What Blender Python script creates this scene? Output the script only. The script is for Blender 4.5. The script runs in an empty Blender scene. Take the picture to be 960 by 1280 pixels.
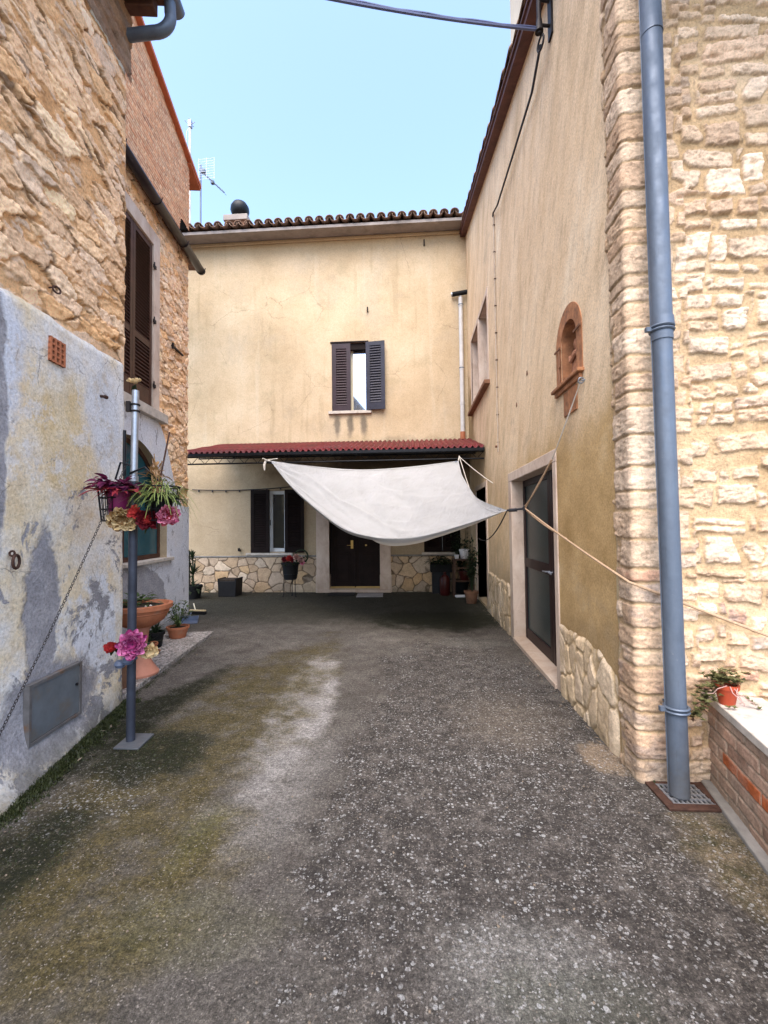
import bpy, math, random
import numpy as np
from mathutils import Vector, Matrix

random.seed(7)
SC = bpy.context.scene
COL = SC.collection
R = math.radians

# ------------------------------------------------------------------ materials
MATS = {}

class NT:
    """small helper round a material's node tree"""
    def __init__(s, name, rough=.8, metal=0., spec=.3):
        s.m = bpy.data.materials.new(name); s.m.use_nodes = True
        MATS[name] = s.m
        s.t = s.m.node_tree; s.n = s.t.nodes; s.l = s.t.links
        s.b = s.n['Principled BSDF']
        s.b.inputs['Roughness'].default_value = rough
        s.b.inputs['Metallic'].default_value = metal
        s.b.inputs['Specular IOR Level'].default_value = spec
        s._pos = None
    def put(s, sock, v):
        if isinstance(v, bpy.types.NodeSocket): s.l.new(v, sock)
        elif v is not None:
            if isinstance(v, (tuple, list)) and len(v) == 3 and sock.type == 'RGBA': v = (*v, 1)
            sock.default_value = v
    def pos(s):
        if s._pos is None: s._pos = s.n.new('ShaderNodeNewGeometry').outputs['Position']
        return s._pos
    def map(s, scale=(1, 1, 1), loc=(0, 0, 0), rot=(0, 0, 0), vec=None):
        m = s.n.new('ShaderNodeMapping'); m.vector_type = 'POINT'
        s.put(m.inputs['Vector'], vec or s.pos())
        m.inputs['Scale'].default_value = scale; m.inputs['Location'].default_value = loc; m.inputs['Rotation'].default_value = rot
        return m.outputs[0]
    def noise(s, scale, detail=5, rough=.6, vec=None, dist=0., col=False):
        n = s.n.new('ShaderNodeTexNoise'); s.put(n.inputs['Vector'], vec or s.pos())
        n.inputs['Scale'].default_value = scale; n.inputs['Detail'].default_value = detail
        n.inputs['Roughness'].default_value = rough; n.inputs['Distortion'].default_value = dist
        return n.outputs['Color' if col else 'Fac']
    def vor(s, scale, vec=None, out='Distance', feature='F1', rnd=1.):
        n = s.n.new('ShaderNodeTexVoronoi'); s.put(n.inputs['Vector'], vec or s.pos()); n.feature = feature
        n.inputs['Scale'].default_value = scale; n.inputs['Randomness'].default_value = rnd
        return n.outputs[out]
    def ramp(s, f, stops):
        n = s.n.new('ShaderNodeValToRGB'); s.put(n.inputs[0], f); e = n.color_ramp.elements
        while len(e) < len(stops): e.new(.5)
        for el, (p, c) in zip(e, stops):
            el.position = p; el.color = (c, c, c, 1) if isinstance(c, (int, float)) else (*c, 1)
        return n.outputs[0]
    def sm(s, f, a, b, lo=0., hi=1.):
        n = s.n.new('ShaderNodeMapRange'); n.interpolation_type = 'SMOOTHSTEP'
        s.put(n.inputs[0], f)
        for i, v in zip((1, 2, 3, 4), (a, b, lo, hi)): n.inputs[i].default_value = v
        return n.outputs[0]
    def mix(s, f, a, b, mode='MIX'):
        n = s.n.new('ShaderNodeMix'); n.data_type = 'RGBA'; n.blend_type = mode
        s.put(n.inputs[0], f); s.put(n.inputs[6], a); s.put(n.inputs[7], b)
        return n.outputs[2]
    def math(s, op, a, b=None, clamp=False):
        n = s.n.new('ShaderNodeMath'); n.operation = op; n.use_clamp = clamp
        s.put(n.inputs[0], a)
        if b is not None: s.put(n.inputs[1], b)
        return n.outputs[0]
    def xyz(s, vec=None):
        n = s.n.new('ShaderNodeSeparateXYZ'); s.put(n.inputs[0], vec or s.pos()); return n.outputs
    def attr(s, name='Col'):
        n = s.n.new('ShaderNodeAttribute'); n.attribute_name = name; return n.outputs['Color']
    def blob(s, c, r, ang=0., vec=None, edge=(1.15, .55), wob=.9, wscale=2.2):
        """soft irregular patch lying on a surface at c=(x,y,z) with radii r"""
        v = s.map(scale=tuple(1/q for q in r), vec=s.map(loc=tuple(-q for q in c), vec=vec), rot=(0, 0, 0))
        if ang:
            v = s.map(scale=tuple(1/q for q in r), vec=s.map(rot=(0, 0, ang), vec=s.map(loc=tuple(-q for q in c), vec=vec)))
        n = s.n.new('ShaderNodeVectorMath'); n.operation = 'LENGTH'; s.put(n.inputs[0], v)
        w = s.math('MULTIPLY', s.math('SUBTRACT', s.noise(wscale, 7, .65), .5), wob*2)
        return s.sm(s.math('ADD', n.outputs['Value'], w), edge[0], edge[1])
    def bump(s, h, strength=.4, dist=.01, normal=None):
        n = s.n.new('ShaderNodeBump'); n.inputs['Strength'].default_value = strength; n.inputs['Distance'].default_value = dist
        s.put(n.inputs['Height'], h)
        if normal: s.put(n.inputs['Normal'], normal)
        return n.outputs[0]
    def out(s, color=None, bump=None, rough=None):
        s.put(s.b.inputs['Base Color'], color); s.put(s.b.inputs['Normal'], bump); s.put(s.b.inputs['Roughness'], rough)
        return s.m

def plain(name, c, rough=.6, metal=0., var=.25, scale=6., bump=.15, bscale=80., spec=.3, dirt=None):
    N = NT(name, rough, metal, spec)
    f = N.noise(scale, 6, .65)
    lo = tuple(q*(1-var) for q in c); hi = tuple(min(1, q*(1+var)) for q in c)
    col = N.ramp(f, [(.28, lo), (.72, hi)])
    if dirt: col = N.mix(N.sm(N.noise(scale*.6, 7, .7), .52, .7), col, dirt)
    bp = N.bump(N.noise(bscale, 4, .6), bump, .004) if bump else None
    return N.out(col, bp)

# stone whose stones and joints are coloured per vertex
def stone_mat(name, b1=.6):
    N = NT(name, .92, 0, .15)
    c = N.attr()
    c = N.mix(.85, c, N.ramp(N.noise(9, 7, .7), [(.25, .62), (.5, 1.08), (.75, 1.36)]), 'MULTIPLY')
    c = N.mix(.7, c, N.ramp(N.noise(60, 7, .78), [(.3, .45), (.5, 1.08), (.72, 1.4)]), 'MULTIPLY')
    pits = N.sm(N.noise(38, 4, .75), .36, .26)
    c = N.mix(N.math('MULTIPLY', pits, .55), c, (.10, .065, .04))
    z = N.xyz()[2]
    c = N.mix(N.math('MULTIPLY', N.sm(N.math('ADD', z, N.math('MULTIPLY', N.noise(5), .3)), .42, .12), .35), c, (.10, .09, .06))
    h = N.math('ADD', N.math('MULTIPLY', N.noise(28, 8, .72), 1.0), N.math('MULTIPLY', N.noise(130, 4, .6), .35))
    return N.out(c, N.bump(h, b1, .02))

stone_mat('rubble_stone'); stone_mat('cut_stone', .75); stone_mat('paving_stone', .35); stone_mat('brickwork', .4)

# cream render of the far house
N = NT('cream_render', .93, 0, .12)
c = N.ramp(N.noise(.75, 8, .62), [(.3, (.45, .34, .21)), (.5, (.535, .415, .27)), (.68, (.60, .485, .335))])
c = N.mix(N.sm(N.noise(2.2, 8, .72), .52, .68, 0, .5), c, (.40, .325, .205))
st = N.noise(1.6, 7, .6, vec=N.map(scale=(3.0, 1, .22)))
c = N.mix(N.sm(st, .54, .72, 0, .42), c, (.58, .495, .36))
c = N.mix(N.sm(st, .46, .3, 0, .4), c, (.33, .25, .14))
z = N.xyz()[2]; x = N.xyz()[0]
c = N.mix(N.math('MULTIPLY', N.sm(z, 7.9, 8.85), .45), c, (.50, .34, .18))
c = N.mix(N.sm(N.noise(.9, 7, .7), .5, .66, 0, .45), c, (.43, .35, .25))
for q in (-1.82, -1.5, -1.17):   # rain runs below the sill
    c = N.mix(N.math('MULTIPLY', N.blob((q, 10.7, 4.1), (.11, 1, .36), edge=(1.1, .3), wob=.5, wscale=6), .8), c, (.12, .105, .085))
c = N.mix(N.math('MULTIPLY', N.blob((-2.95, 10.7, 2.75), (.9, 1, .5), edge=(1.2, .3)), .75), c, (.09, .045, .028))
c = N.mix(N.math('MULTIPLY', N.blob((-.3, 10.7, 2.95), (2.6, 1, .75), edge=(1.2, .5), wob=.6), .85), c, (.055, .04, .03))  # shade under the canopy, painted into the wall colour
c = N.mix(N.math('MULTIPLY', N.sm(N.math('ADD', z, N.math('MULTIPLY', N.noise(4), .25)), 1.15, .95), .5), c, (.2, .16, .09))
c = N.mix(N.math('MULTIPLY', N.sm(N.math('ADD', z, N.math('MULTIPLY', N.noise(1.5, 6), .5)), 3.35, 2.9), .75), c, N.ramp(N.noise(1.3, 7, .7), [(.3, (.30, .23, .145)), (.7, (.42, .335, .23))]))  # lower wall colour darkened to deepen the canopy's shade
c = N.mix(.7, c, N.ramp(N.noise(45, 6, .75), [(.3, .7), (.5, 1.), (.7, 1.22)]), 'MULTIPLY')
h = N.math('ADD', N.noise(90, 6, .7), N.math('MULTIPLY', N.noise(9, 5), 1.2))
ck = N.vor(.9, vec=N.mix(.25, N.pos(), N.noise(3, 8, .7, col=True), 'ADD'), feature='DISTANCE_TO_EDGE')
c = N.mix(N.math('MULTIPLY', N.sm(ck, .006, .001), N.sm(N.noise(.8, 4), .5, .6, 0, .6)), c, (.22, .16, .10))
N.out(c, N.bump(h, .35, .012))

# sand coloured render of the right hand house: paler above, ochre and damp below
N = NT('sand_render', .93, 0, .12)
z = N.xyz()[2]; y = N.xyz()[1]
tilt = N.map(rot=(R(-24), 0, 0))
st = N.noise(1.0, 8, .66, vec=N.map(scale=(1, 1.7, .6), vec=tilt))
c = N.ramp(st, [(.28, (.54, .39, .235)), (.45, (.71, .535, .345)), (.6, (.79, .62, .425)), (.75, (.86, .74, .56))])
c = N.mix(N.sm(N.noise(5, 7, .7, vec=N.map(scale=(1, 1.6, .5), vec=tilt)), .45, .7, 0, .4), c, (.36, .26, .17))
low = N.sm(N.math('ADD', z, N.math('MULTIPLY', N.noise(1.2, 6), 1.1)), 3.35, 2.7)
oc = N.ramp(N.noise(1.9, 7, .65), [(.3, (.36, .235, .095)), (.55, (.51, .345, .16)), (.75, (.62, .47, .28))])
near = N.sm(y, 7.5, 4.6)
c = N.mix(N.math('MULTIPLY', low, N.math('ADD', N.math('MULTIPLY', near, .75), .2)), c, oc)
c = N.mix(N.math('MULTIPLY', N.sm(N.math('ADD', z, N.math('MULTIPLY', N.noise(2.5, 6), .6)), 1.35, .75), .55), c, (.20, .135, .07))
c = N.mix(N.math('MULTIPLY', N.sm(N.noise(1.1, 7, .7), .55, .7), .35), c, (.30, .25, .18))
c = N.mix(N.blob((1.39, 10.4, 4.0), (1, .8, 1.2)), c, (.30, .21, .11))
c = N.mix(.85, c, N.ramp(N.noise(65, 6, .78), [(.3, .6), (.5, 1.), (.7, 1.3)]), 'MULTIPLY')
h = N.math('ADD', N.noise(110, 6, .7), N.math('MULTIPLY', N.noise(10, 6), 1.6))
N.out(c, N.bump(h, .5, .012))

# old flaking plaster: limewash, yellow coat below it, bare grey cement
def old_plaster(name, blue=0.):
    N = NT(name, .9, 0, .15)
    z = N.xyz()[2]
    c = N.ramp(N.noise(1.3, 8, .66), [(.32, (.73, .73, .73)), (.45, (.70, .68, .65)), (.57, (.70, .60, .44)), (.69, (.65, .50, .29))])
    if blue: c = N.mix(.85, c, N.ramp(N.noise(1.6, 8, .6), [(.3, (.60, .63, .70)), (.6, (.70, .72, .78)), (.75, (.70, .67, .62))]))
    w = N.noise(2.6, 9, .7, dist=.4)
    if not blue:
        c = N.mix(N.blob((-2.617, 3.2, 2.25), (1, .42, .62), wscale=3), c, N.ramp(N.noise(3.2, 8, .7), [(.3, (.55, .40, .20)), (.5, (.64, .51, .31)), (.7, (.70, .63, .50))]))
        c = N.mix(N.blob((-2.56, 2.55, 2.75), (1, .25, .5), wscale=3), c, (.62, .65, .72))
        c = N.mix(N.blob((-2.66, 3.65, 2.6), (1, .28, .5), wscale=3), c, (.60, .62, .66))
        c = N.mix(N.blob((-2.66, 3.55, .75), (1, .3, .42), edge=(1.05, .85), wscale=3.5), c, (.68, .70, .75))
        c = N.mix(N.sm(N.noise(5, 9, .78), .5, .64, 0, .5), c, (.50, .40, .27))
        c = N.mix(N.sm(N.noise(3.4, 9, .78, vec=N.map(loc=(0, 5, 2))), .52, .6, 0, .6), c, (.66, .67, .70))
    gm = N.sm(N.noise(1.7, 9, .68, dist=.3), .575, .60)
    hi = N.sm(z, 2.6, .5, .0, .10)
    gm2 = N.sm(N.math('ADD', N.noise(2.3, 9, .72, dist=.5), hi), .62, .66)
    gray = N.ramp(N.noise(6, 8, .7), [(.25, (.20, .195, .21)), (.5, (.29, .285, .305)), (.75, (.41, .40, .415))])
    if not blue:
        g3 = N.blob((-2.591, 2.93, 1.05), (1, .17, .55), edge=(1.14, .88), wob=.6, wscale=5)
        g4 = N.blob((-2.6, 3.0, .32), (1, .5, .33), edge=(1.18, .82), wob=.6, wscale=4)
        g5 = N.blob((-2.53, 2.5, 2.2), (1, .1, .9), edge=(1.15, .85), wob=.6, wscale=4)
        gm2 = N.math('MAXIMUM', N.math('MAXIMUM', gm2, g5), N.math('MAXIMUM', g3, g4))
    else:
        g3 = N.blob((-4., 5.6, .5), (1, 1.27, .62), edge=(1.02, .98), wob=.12, wscale=4)
        gm2 = N.math('MAXIMUM', N.math('MULTIPLY', N.sm(N.noise(7, 8, .7, vec=N.map(scale=(1, 1, .5))), .60, .62), .8), N.math('MULTIPLY', g3, .85))
    c = N.mix(gm2, c, gray)
    # hairline cracks and rim of the flaked edge
    cr = N.vor(3.1, vec=N.mix(.12, N.pos(), N.noise(5, 6, col=True), 'ADD'), feature='DISTANCE_TO_EDGE')
    c = N.mix(N.math('MULTIPLY', N.sm(cr, .012, .003), N.sm(N.noise(1.5), .48, .6, 0, .75)), c, (.17, .15, .14))
    c = N.mix(N.sm(N.noise(16, 6, .8), .66, .72, 0, .7), c, (.27, .26, .27))
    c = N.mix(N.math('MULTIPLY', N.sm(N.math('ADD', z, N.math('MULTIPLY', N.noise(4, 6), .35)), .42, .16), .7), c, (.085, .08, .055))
    c = N.mix(.85, c, N.ramp(N.noise(48, 7, .78), [(.3, .55), (.5, 1.), (.7, 1.25)]), 'MULTIPLY')
    h = N.math('ADD', N.math('MULTIPLY', gm2, -1.3), N.math('ADD', N.noise(45, 6, .7), N.math('MULTIPLY', N.noise(6, 7), 1.5)))
    return N.out(c, N.bump(h, .55, .014))
old_plaster('flaking_plaster'); old_plaster('limewashed_plaster', 1.)

# old concrete with lichen, moss and damp
N = NT('old_concrete', .92, 0, .2)
P = N.pos(); flat = N.map(scale=(1, 1, 0))
c = N.ramp(N.noise(1.1, 8, .68), [(.3, (.075, .070, .062)), (.5, (.120, .112, .102)), (.7, (.185, .175, .162))])
c = N.mix(N.sm(N.noise(3.1, 9, .75), .42, .66, 0, .7), c, (.070, .061, .055))
dark = N.math('MAXIMUM', N.math('MAXIMUM', N.blob((.55, 3.6, 0), (1.0, 2.9, 1), -.06, edge=(1.1, .75)), N.blob((.95, 2.0, 0), (.75, .85, 1), edge=(1.1, .75))), N.blob((-.05, 2.9, 0), (.5, 1.6, 1), .1, edge=(1.08, .8), wscale=3.5))
c = N.mix(N.math('MULTIPLY', dark, .9), c, N.ramp(N.noise(8, 9, .8), [(.3, (.020, .018, .017)), (.5, (.060, .054, .050)), (.7, (.19, .175, .16))]))
c = N.mix(N.math('MULTIPLY', N.blob((.75, 3.75, 0), (.5, .55, 1), edge=(1.2, .3)), .5), c, N.ramp(N.noise(18, 7, .8), [(.35, (.09, .075, .06)), (.65, (.24, .21, .175))]))
c = N.mix(N.math('MULTIPLY', N.blob((.40, 1.66, 0), (.42, .24, 1), edge=(1.2, .3)), .7), c, N.ramp(N.noise(18, 7, .8), [(.35, (.10, .10, .095)), (.65, (.30, .295, .28))]))
c = N.mix(N.math('MULTIPLY', N.blob((-1.02, 4.1, 0), (.29, 1.55, 1), -.06, edge=(1.1, .7), wob=.65, wscale=3.5), .92), c, N.ramp(N.noise(16, 8, .78), [(.3, (.22, .215, .215)), (.7, (.46, .45, .445))]))
c = N.mix(N.math('MULTIPLY', N.blob((-.85, 2.7, 0), (.3, .7, 1), .15, edge=(1.2, .4)), .55), c, N.ramp(N.noise(16, 8, .78), [(.3, (.16, .155, .15)), (.7, (.33, .32, .31))]))
c = N.mix(N.math('MULTIPLY', N.blob((.75, 6.1, 0), (.5, .3, 1)), .35), c, (.2, .2, .19))
# green and yellow growth
gm = N.math('MAXIMUM', N.blob((-1.55, 3.6, 0), (.7, 2.6, 1), .1), N.blob((-1.3, 2.0, 0), (.5, .7, 1)))
c = N.mix(N.math('MULTIPLY', gm, N.sm(N.noise(4, 9, .78), .34, .56, .15, .9)), c, N.ramp(N.noise(13, 8, .78), [(.3, (.038, .034, .010)), (.5, (.085, .070, .026)), (.7, (.150, .120, .052))]))
c = N.mix(N.math('MULTIPLY', N.blob((-1.12, 2.3, 0), (.13, .34, 1), edge=(1.3, .1), wscale=5), .5), c, N.ramp(N.noise(16, 6, .75), [(.3, (.05, .05, .012)), (.7, (.14, .135, .04))]))
c = N.mix(N.math('MULTIPLY', N.blob((-.9, 1.75, 0), (.4, .2, 1), wscale=4), .3), c, (.10, .10, .04))
c = N.mix(N.math('MULTIPLY', N.blob((.55, 1.55, 0), (.35, .14, 1), wscale=4), .35), c, (.075, .085, .06))
c = N.mix(N.math('MULTIPLY', N.blob((1.55, 2.2, 0), (.28, .5, 1), edge=(1.1, .5), wscale=4), .85), c, N.ramp(N.noise(10, 8, .75), [(.35, (.055, .055, .02)), (.5, (.15, .125, .075)), (.65, (.25, .20, .135))]))
c = N.mix(N.math('MULTIPLY', N.blob((1.28, 3.15, 0), (.16, .25, 1), edge=(1.1, .6), wscale=6), .8), c, (.30, .235, .17))
dm = N.math('MAXIMUM', N.blob((.4, 7.7, 0), (1.25, .75, 1), edge=(1.15, .6)), N.blob((-2.35, 3.35, 0), (.24, 1.5, 1), .1, edge=(1.2, .5)))
dm = N.math('MAXIMUM', dm, N.blob((-1.85, 3.05, 0), (.42, .4, 1), edge=(1.2, .5), wscale=4))
dm = N.math('MAXIMUM', dm, N.blob((-1.95, 2.0, 0), (.25, .55, 1), edge=(1.2, .5), wscale=4))
c = N.mix(N.math('MULTIPLY', dm, N.sm(N.noise(9, 9, .8), .36, .52)), c, N.ramp(N.noise(24, 7, .75), [(.3, (.006, .008, .004)), (.7, (.034, .038, .013))]))
c = N.mix(N.math('MULTIPLY', N.sm(N.xyz()[1], 6.3, 8.2), .75), c, (.026, .026, .020))  # ground tone darkens toward the far end
# aggregate grain
c = N.mix(.92, c, N.ramp(N.noise(45, 8, .84), [(.3, .12), (.5, .9), (.7, 2.2)]), 'MULTIPLY')
c = N.mix(.6, c, N.ramp(N.noise(6, 9, .8), [(.3, .4), (.5, .95), (.7, 1.5)]), 'MULTIPLY')
jig = N.mix(.03, flat, N.noise(35, 4, col=True), 'ADD')
gr = N.vor(120, vec=jig, out='Color'); gx = N.xyz(gr)
agg = N.sm(N.noise(3.3, 8, .78), .34, .60, .25, .95)
c = N.mix(N.math('MULTIPLY', N.math('MULTIPLY', N.sm(gx[0], .80, .84), agg), N.sm(N.vor(120, vec=jig), .62, .25)), c, N.mix(gx[1], (.12, .105, .088), (.36, .34, .315)))
c = N.mix(N.math('MULTIPLY', N.math('MULTIPLY', N.sm(gx[2], .86, .9), N.sm(N.vor(120, vec=jig), .6, .25)), N.sm(N.noise(4, 6, .7), .4, .7, 0, .7)), c, (.025, .021, .019))
# pale lichen discs of several sizes, in drifts
for sc_, r_, dens, br in ((16, .20, .45, .48), (27, .27, .28, .46), (43, .38, .24, .42), (75, .44, .32, .36)):
    vv = N.mix(.022, flat, N.noise(70, 4, col=True), 'ADD')
    d = N.vor(sc_, vec=vv); rc = N.vor(sc_, vec=vv, out='Color'); rr = N.xyz(rc)
    keep = N.sm(rr[0], dens, dens+.02)
    rad = N.math('MULTIPLY', rr[1], r_)
    disc = N.sm(N.math('SUBTRACT', d, rad), .03, -.03)
    drift = N.math('MULTIPLY', N.sm(N.noise(1.5, 9, .8, vec=N.map(loc=(sc_*.02, 0, 0))), .39, .54), N.sm(N.noise(6, 7, .75, vec=N.map(loc=(0, sc_*.05, 0))), .36, .56))
    zone = N.math('MAXIMUM', dark, N.math('MULTIPLY', N.blob((-2.0, 2.6, 0), (.45, .55, 1)), .9))
    m = N.math('MULTIPLY', N.math('MULTIPLY', disc, keep), N.math('MULTIPLY', drift, N.math('ADD', N.math('MULTIPLY', zone, .96), .04)))
    c = N.mix(N.math('MULTIPLY', m, .92), c, N.mix(rr[2], (br*.7, br*.73, br*.75), (br*1.2, br*1.22, br*1.23)))
dark_tone = N.math('MAXIMUM', N.math('MULTIPLY', N.blob((.45, 7.5, 0), (1.25, .85, 1), edge=(1.1, .6), wob=.7), .85), N.math('MULTIPLY', N.sm(N.math('ADD', N.xyz()[1], N.math('MULTIPLY', N.noise(2, 6), .8)), 7.0, 8.8), .55))  # damp moss patches, plus a darker tone toward the far end
dark_tone = N.math('MAXIMUM', dark_tone, N.math('MULTIPLY', dm, N.math('MULTIPLY', N.math('MULTIPLY', N.sm(N.noise(8, 9, .82), .40, .52), N.sm(N.noise(34, 6, .8), .38, .56)), .95)))
c = N.mix(dark_tone, c, N.ramp(N.noise(26, 7, .78), [(.3, (.006, .007, .004)), (.55, (.018, .020, .010)), (.75, (.045, .045, .03))]))
c = N.mix(1., c, (1.06, 1.02, .97), 'MULTIPLY')
c = N.mix(.75, c, N.ramp(N.noise(120, 5, .8), [(.34, .35), (.5, 1.), (.66, 1.9)]), 'MULTIPLY')
h = N.math('ADD', N.math('MULTIPLY', N.noise(55, 7, .8), 1.0), N.math('ADD', N.math('MULTIPLY', N.noise(170, 3, .7), .5), N.math('MULTIPLY', N.noise(5, 6), 1.6)))
N.out(c, N.bump(h, 1., .02))

# terrazzo slab
N = NT('terrazzo', .6, 0, .35)
v = N.vor(55, out='Color'); k = N.xyz(v)[0]
c = N.ramp(k, [(.2, (.10, .095, .09)), (.4, (.32, .30, .28)), (.6, (.48, .45, .42)), (.85, (.24, .20, .18))])
c = N.mix(N.sm(N.noise(3, 6), .45, .65, 0, .5), c, (.14, .13, .11))
N.out(c, N.bump(N.noise(80), .1, .003))

# coppi roof tiles
N = NT('roof_tile', .9, 0, .15)
c = N.ramp(N.noise(3.2, 6, .7), [(.25, (.12, .075, .055)), (.5, (.22, .135, .095)), (.75, (.33, .23, .17))])
c = N.mix(N.sm(N.noise(14, 7, .75), .52, .64, 0, .75), c, (.10, .095, .085))
c = N.mix(N.sm(N.noise(26, 6, .75), .60, .68, 0, .6), c, (.36, .35, .30))
N.out(c, N.bump(N.noise(60, 6), .4, .008))

# travertine / marble surrounds
N = NT('travertine', .7, 0, .3)
c = N.ramp(N.noise(4, 8, .7, vec=N.map(scale=(1, 1, .6)), dist=.6), [(.3, (.42, .31, .24)), (.5, (.57, .45, .36)), (.7, (.66, .56, .47))])
c = N.mix(N.sm(N.noise(17, 7, .8), .58, .7, 0, .6), c, (.24, .17, .13))
z = N.xyz()[2]
c = N.mix(N.math('MULTIPLY', N.sm(z, .5, .05), .4), c, (.20, .14, .09))
N.out(c, N.bump(N.noise(60, 6), .25, .006))

N = NT('sail_canvas', .85, 0, .15)
c = N.ramp(N.noise(2.4, 7, .65), [(.3, (.43, .43, .425)), (.7, (.50, .50, .50))])
c = N.mix(N.sm(N.noise(6, 7, .75), .6, .72, 0, .25), c, (.36, .33, .29))
wv = N.noise(420, 2, .5)
N.out(c, N.bump(N.math('ADD', N.math('MULTIPLY', wv, .3), N.math('MULTIPLY', N.noise(3.2, 6, .6, vec=N.map(scale=(2.2, .45, 1), vec=N.map(rot=(0, 0, R(35))))), 2.5)), .6, .05))
tr = N.n.new('ShaderNodeBsdfTranslucent'); tr.inputs[0].default_value = (.66, .60, .50, 1)
mx = N.n.new('ShaderNodeMixShader'); mx.inputs[0].default_value = .15
N.l.new(N.b.outputs[0], mx.inputs[1]); N.l.new(tr.outputs[0], mx.inputs[2])
N.l.new(mx.outputs[0], N.n['Material Output'].inputs[0])

def leaf_mat(name, a, b, trans=.25, rough=.55):
    N = NT(name, rough, 0, .3)
    c = N.ramp(N.noise(22, 4, .7), [(.3, a), (.7, b)])
    N.out(c, N.bump(N.noise(90, 3), .2, .003))
    tr = N.n.new('ShaderNodeBsdfTranslucent'); N.l.new(c, tr.inputs[0])
    mx = N.n.new('ShaderNodeMixShader'); mx.inputs[0].default_value = trans
    N.l.new(N.b.outputs[0], mx.inputs[1]); N.l.new(tr.outputs[0], mx.inputs[2])
    N.l.new(mx.outputs[0], N.n['Material Output'].inputs[0])
leaf_mat('green_leaf', (.035, .06, .02), (.09, .13, .04))
leaf_mat('dark_leaf', (.012, .022, .01), (.035, .055, .022))
leaf_mat('grass_leaf', (.10, .15, .035), (.26, .30, .09))
leaf_mat('dry_leaf', (.20, .10, .04), (.36, .22, .09))
leaf_mat('purple_leaf', (.05, .008, .04), (.19, .02, .07))
leaf_mat('crimson_leaf', (.22, .012, .03), (.36, .05, .06))
leaf_mat('succulent_leaf', (.07, .075, .03), (.20, .19, .07))
leaf_mat('russet_leaf', (.13, .06, .04), (.24, .14, .07))
leaf_mat('moss_leaf', (.012, .018, .006), (.05, .06, .018))
leaf_mat('cream_petal', (.60, .42, .19), (.76, .62, .38), .2)
leaf_mat('pink_petal', (.60, .09, .22), (.82, .42, .52), .2)
leaf_mat('magenta_petal', (.52, .07, .26), (.80, .32, .55), .2)
leaf_mat('plum_petal', (.22, .015, .09), (.42, .06, .22), .2)
leaf_mat('red_petal', (.40, .025, .03), (.58, .07, .06), .2)
leaf_mat('wine_petal', (.09, .005, .012), (.22, .015, .025), .2)
leaf_mat('rose_petal', (.46, .25, .22), (.60, .42, .36), .2)

plain('shutter_paint', (.030, .016, .021), .45, var=.35, bump=.1)
plain('shutter_sheen', (.022, .022, .036), .4, var=.35, bump=.1)  # shutter paint with a bluish sky sheen mixed into the colour
plain('shutter_dark', (.011, .006, .005), .65, var=.4, spec=.12)
plain('shutter_brown', (.062, .026, .017), .5, var=.4, scale=9)
plain('door_wood', (.012, .006, .005), .6, var=.45, scale=5, spec=.15)
plain('door_metal', (.020, .009, .009), .5, var=.4, spec=.25)
plain('white_frame', (.66, .68, .70), .35, var=.08)
plain('cream_frame', (.62, .56, .40), .5, var=.1)
plain('white_pvc', (.56, .55, .53), .45, var=.16, scale=4, dirt=(.38, .35, .3))
plain('terracotta', (.38, .135, .065), .75, var=.22, scale=9, dirt=(.30, .17, .11))
plain('niche_brick', (.36, .165, .08), .9, var=.5, scale=9, dirt=(.17, .085, .055), bump=.8, bscale=45)
plain('terracotta_pale', (.44, .19, .125), .7, var=.15, scale=9)
plain('orange_clay', (.40, .10, .035), .8, var=.22, scale=8)
plain('red_plastic', (.38, .06, .025), .45, var=.15)
plain('black_plastic', (.010, .010, .011), .6, var=.3, spec=.15)
plain('white_plastic', (.62, .63, .66), .4, var=.08)
plain('magenta_plastic', (.20, .016, .085), .5, var=.2)
plain('dark_soil', (.030, .022, .016), .95, var=.5, scale=40, bump=.8)
N = NT('slate_metal', .5, .35, .4)
c = N.ramp(N.noise(2.2, 7, .7, vec=N.map(scale=(3, 3, .5))), [(.3, (.088, .112, .150)), (.5, (.112, .138, .178)), (.7, (.138, .165, .205))])
c = N.mix(N.sm(N.noise(11, 8, .8, vec=N.map(scale=(2, 2, .25))), .56, .70, 0, .6), c, (.075, .08, .09))
c = N.mix(N.sm(N.noise(30, 6, .8), .64, .72, 0, .6), c, (.26, .27, .28))
c = N.mix(N.math('MULTIPLY', N.sm(N.math('ADD', N.xyz()[2], N.math('MULTIPLY', N.noise(12, 6, .8), .5)), .62, .2), .6), c, (.10, .095, .085))
N.out(c, N.bump(N.noise(5, 5), .25, .02), N.sm(N.noise(9, 6), .3, .7, .38, .7))
plain('pole_paint', (.036, .042, .060), .45, .3, var=.3, scale=9)
plain('galvanised', (.36, .39, .44), .42, .75, var=.25, scale=8)
plain('gutter_dark', (.030, .026, .030), .35, .4, var=.4, scale=5)
plain('iron', (.030, .026, .026), .6, .6, var=.4, scale=20)
plain('rusty_iron', (.070, .036, .026), .75, .4, var=.5, scale=25, bump=.4)
plain('black_metal', (.012, .013, .016), .45, .5, var=.3)
plain('grate_metal', (.30, .31, .33), .5, .7, var=.3, scale=30)
plain('sheet_red', (.115, .009, .013), .55, var=.4, scale=4, dirt=(.055, .014, .012))
plain('rope_fibre', (.44, .30, .19), .9, var=.3, scale=60)
plain('white_rope', (.62, .57, .50), .9, var=.2, scale=60)
plain('cable_black', (.022, .022, .026), .6, var=.2)
plain('cable_blue', (.10, .12, .22), .5, var=.2)
plain('conduit_grey', (.44, .36, .28), .7, var=.25, scale=10)
plain('soffit_wood', (.13, .058, .035), .8, var=.5, scale=5, bump=.5)
plain('soffit_grey', (.30, .26, .235), .9, var=.22, scale=2.5, dirt=(.2, .17, .15))
plain('verge_wood', (.10, .04, .032), .7, var=.45, scale=6)
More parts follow.
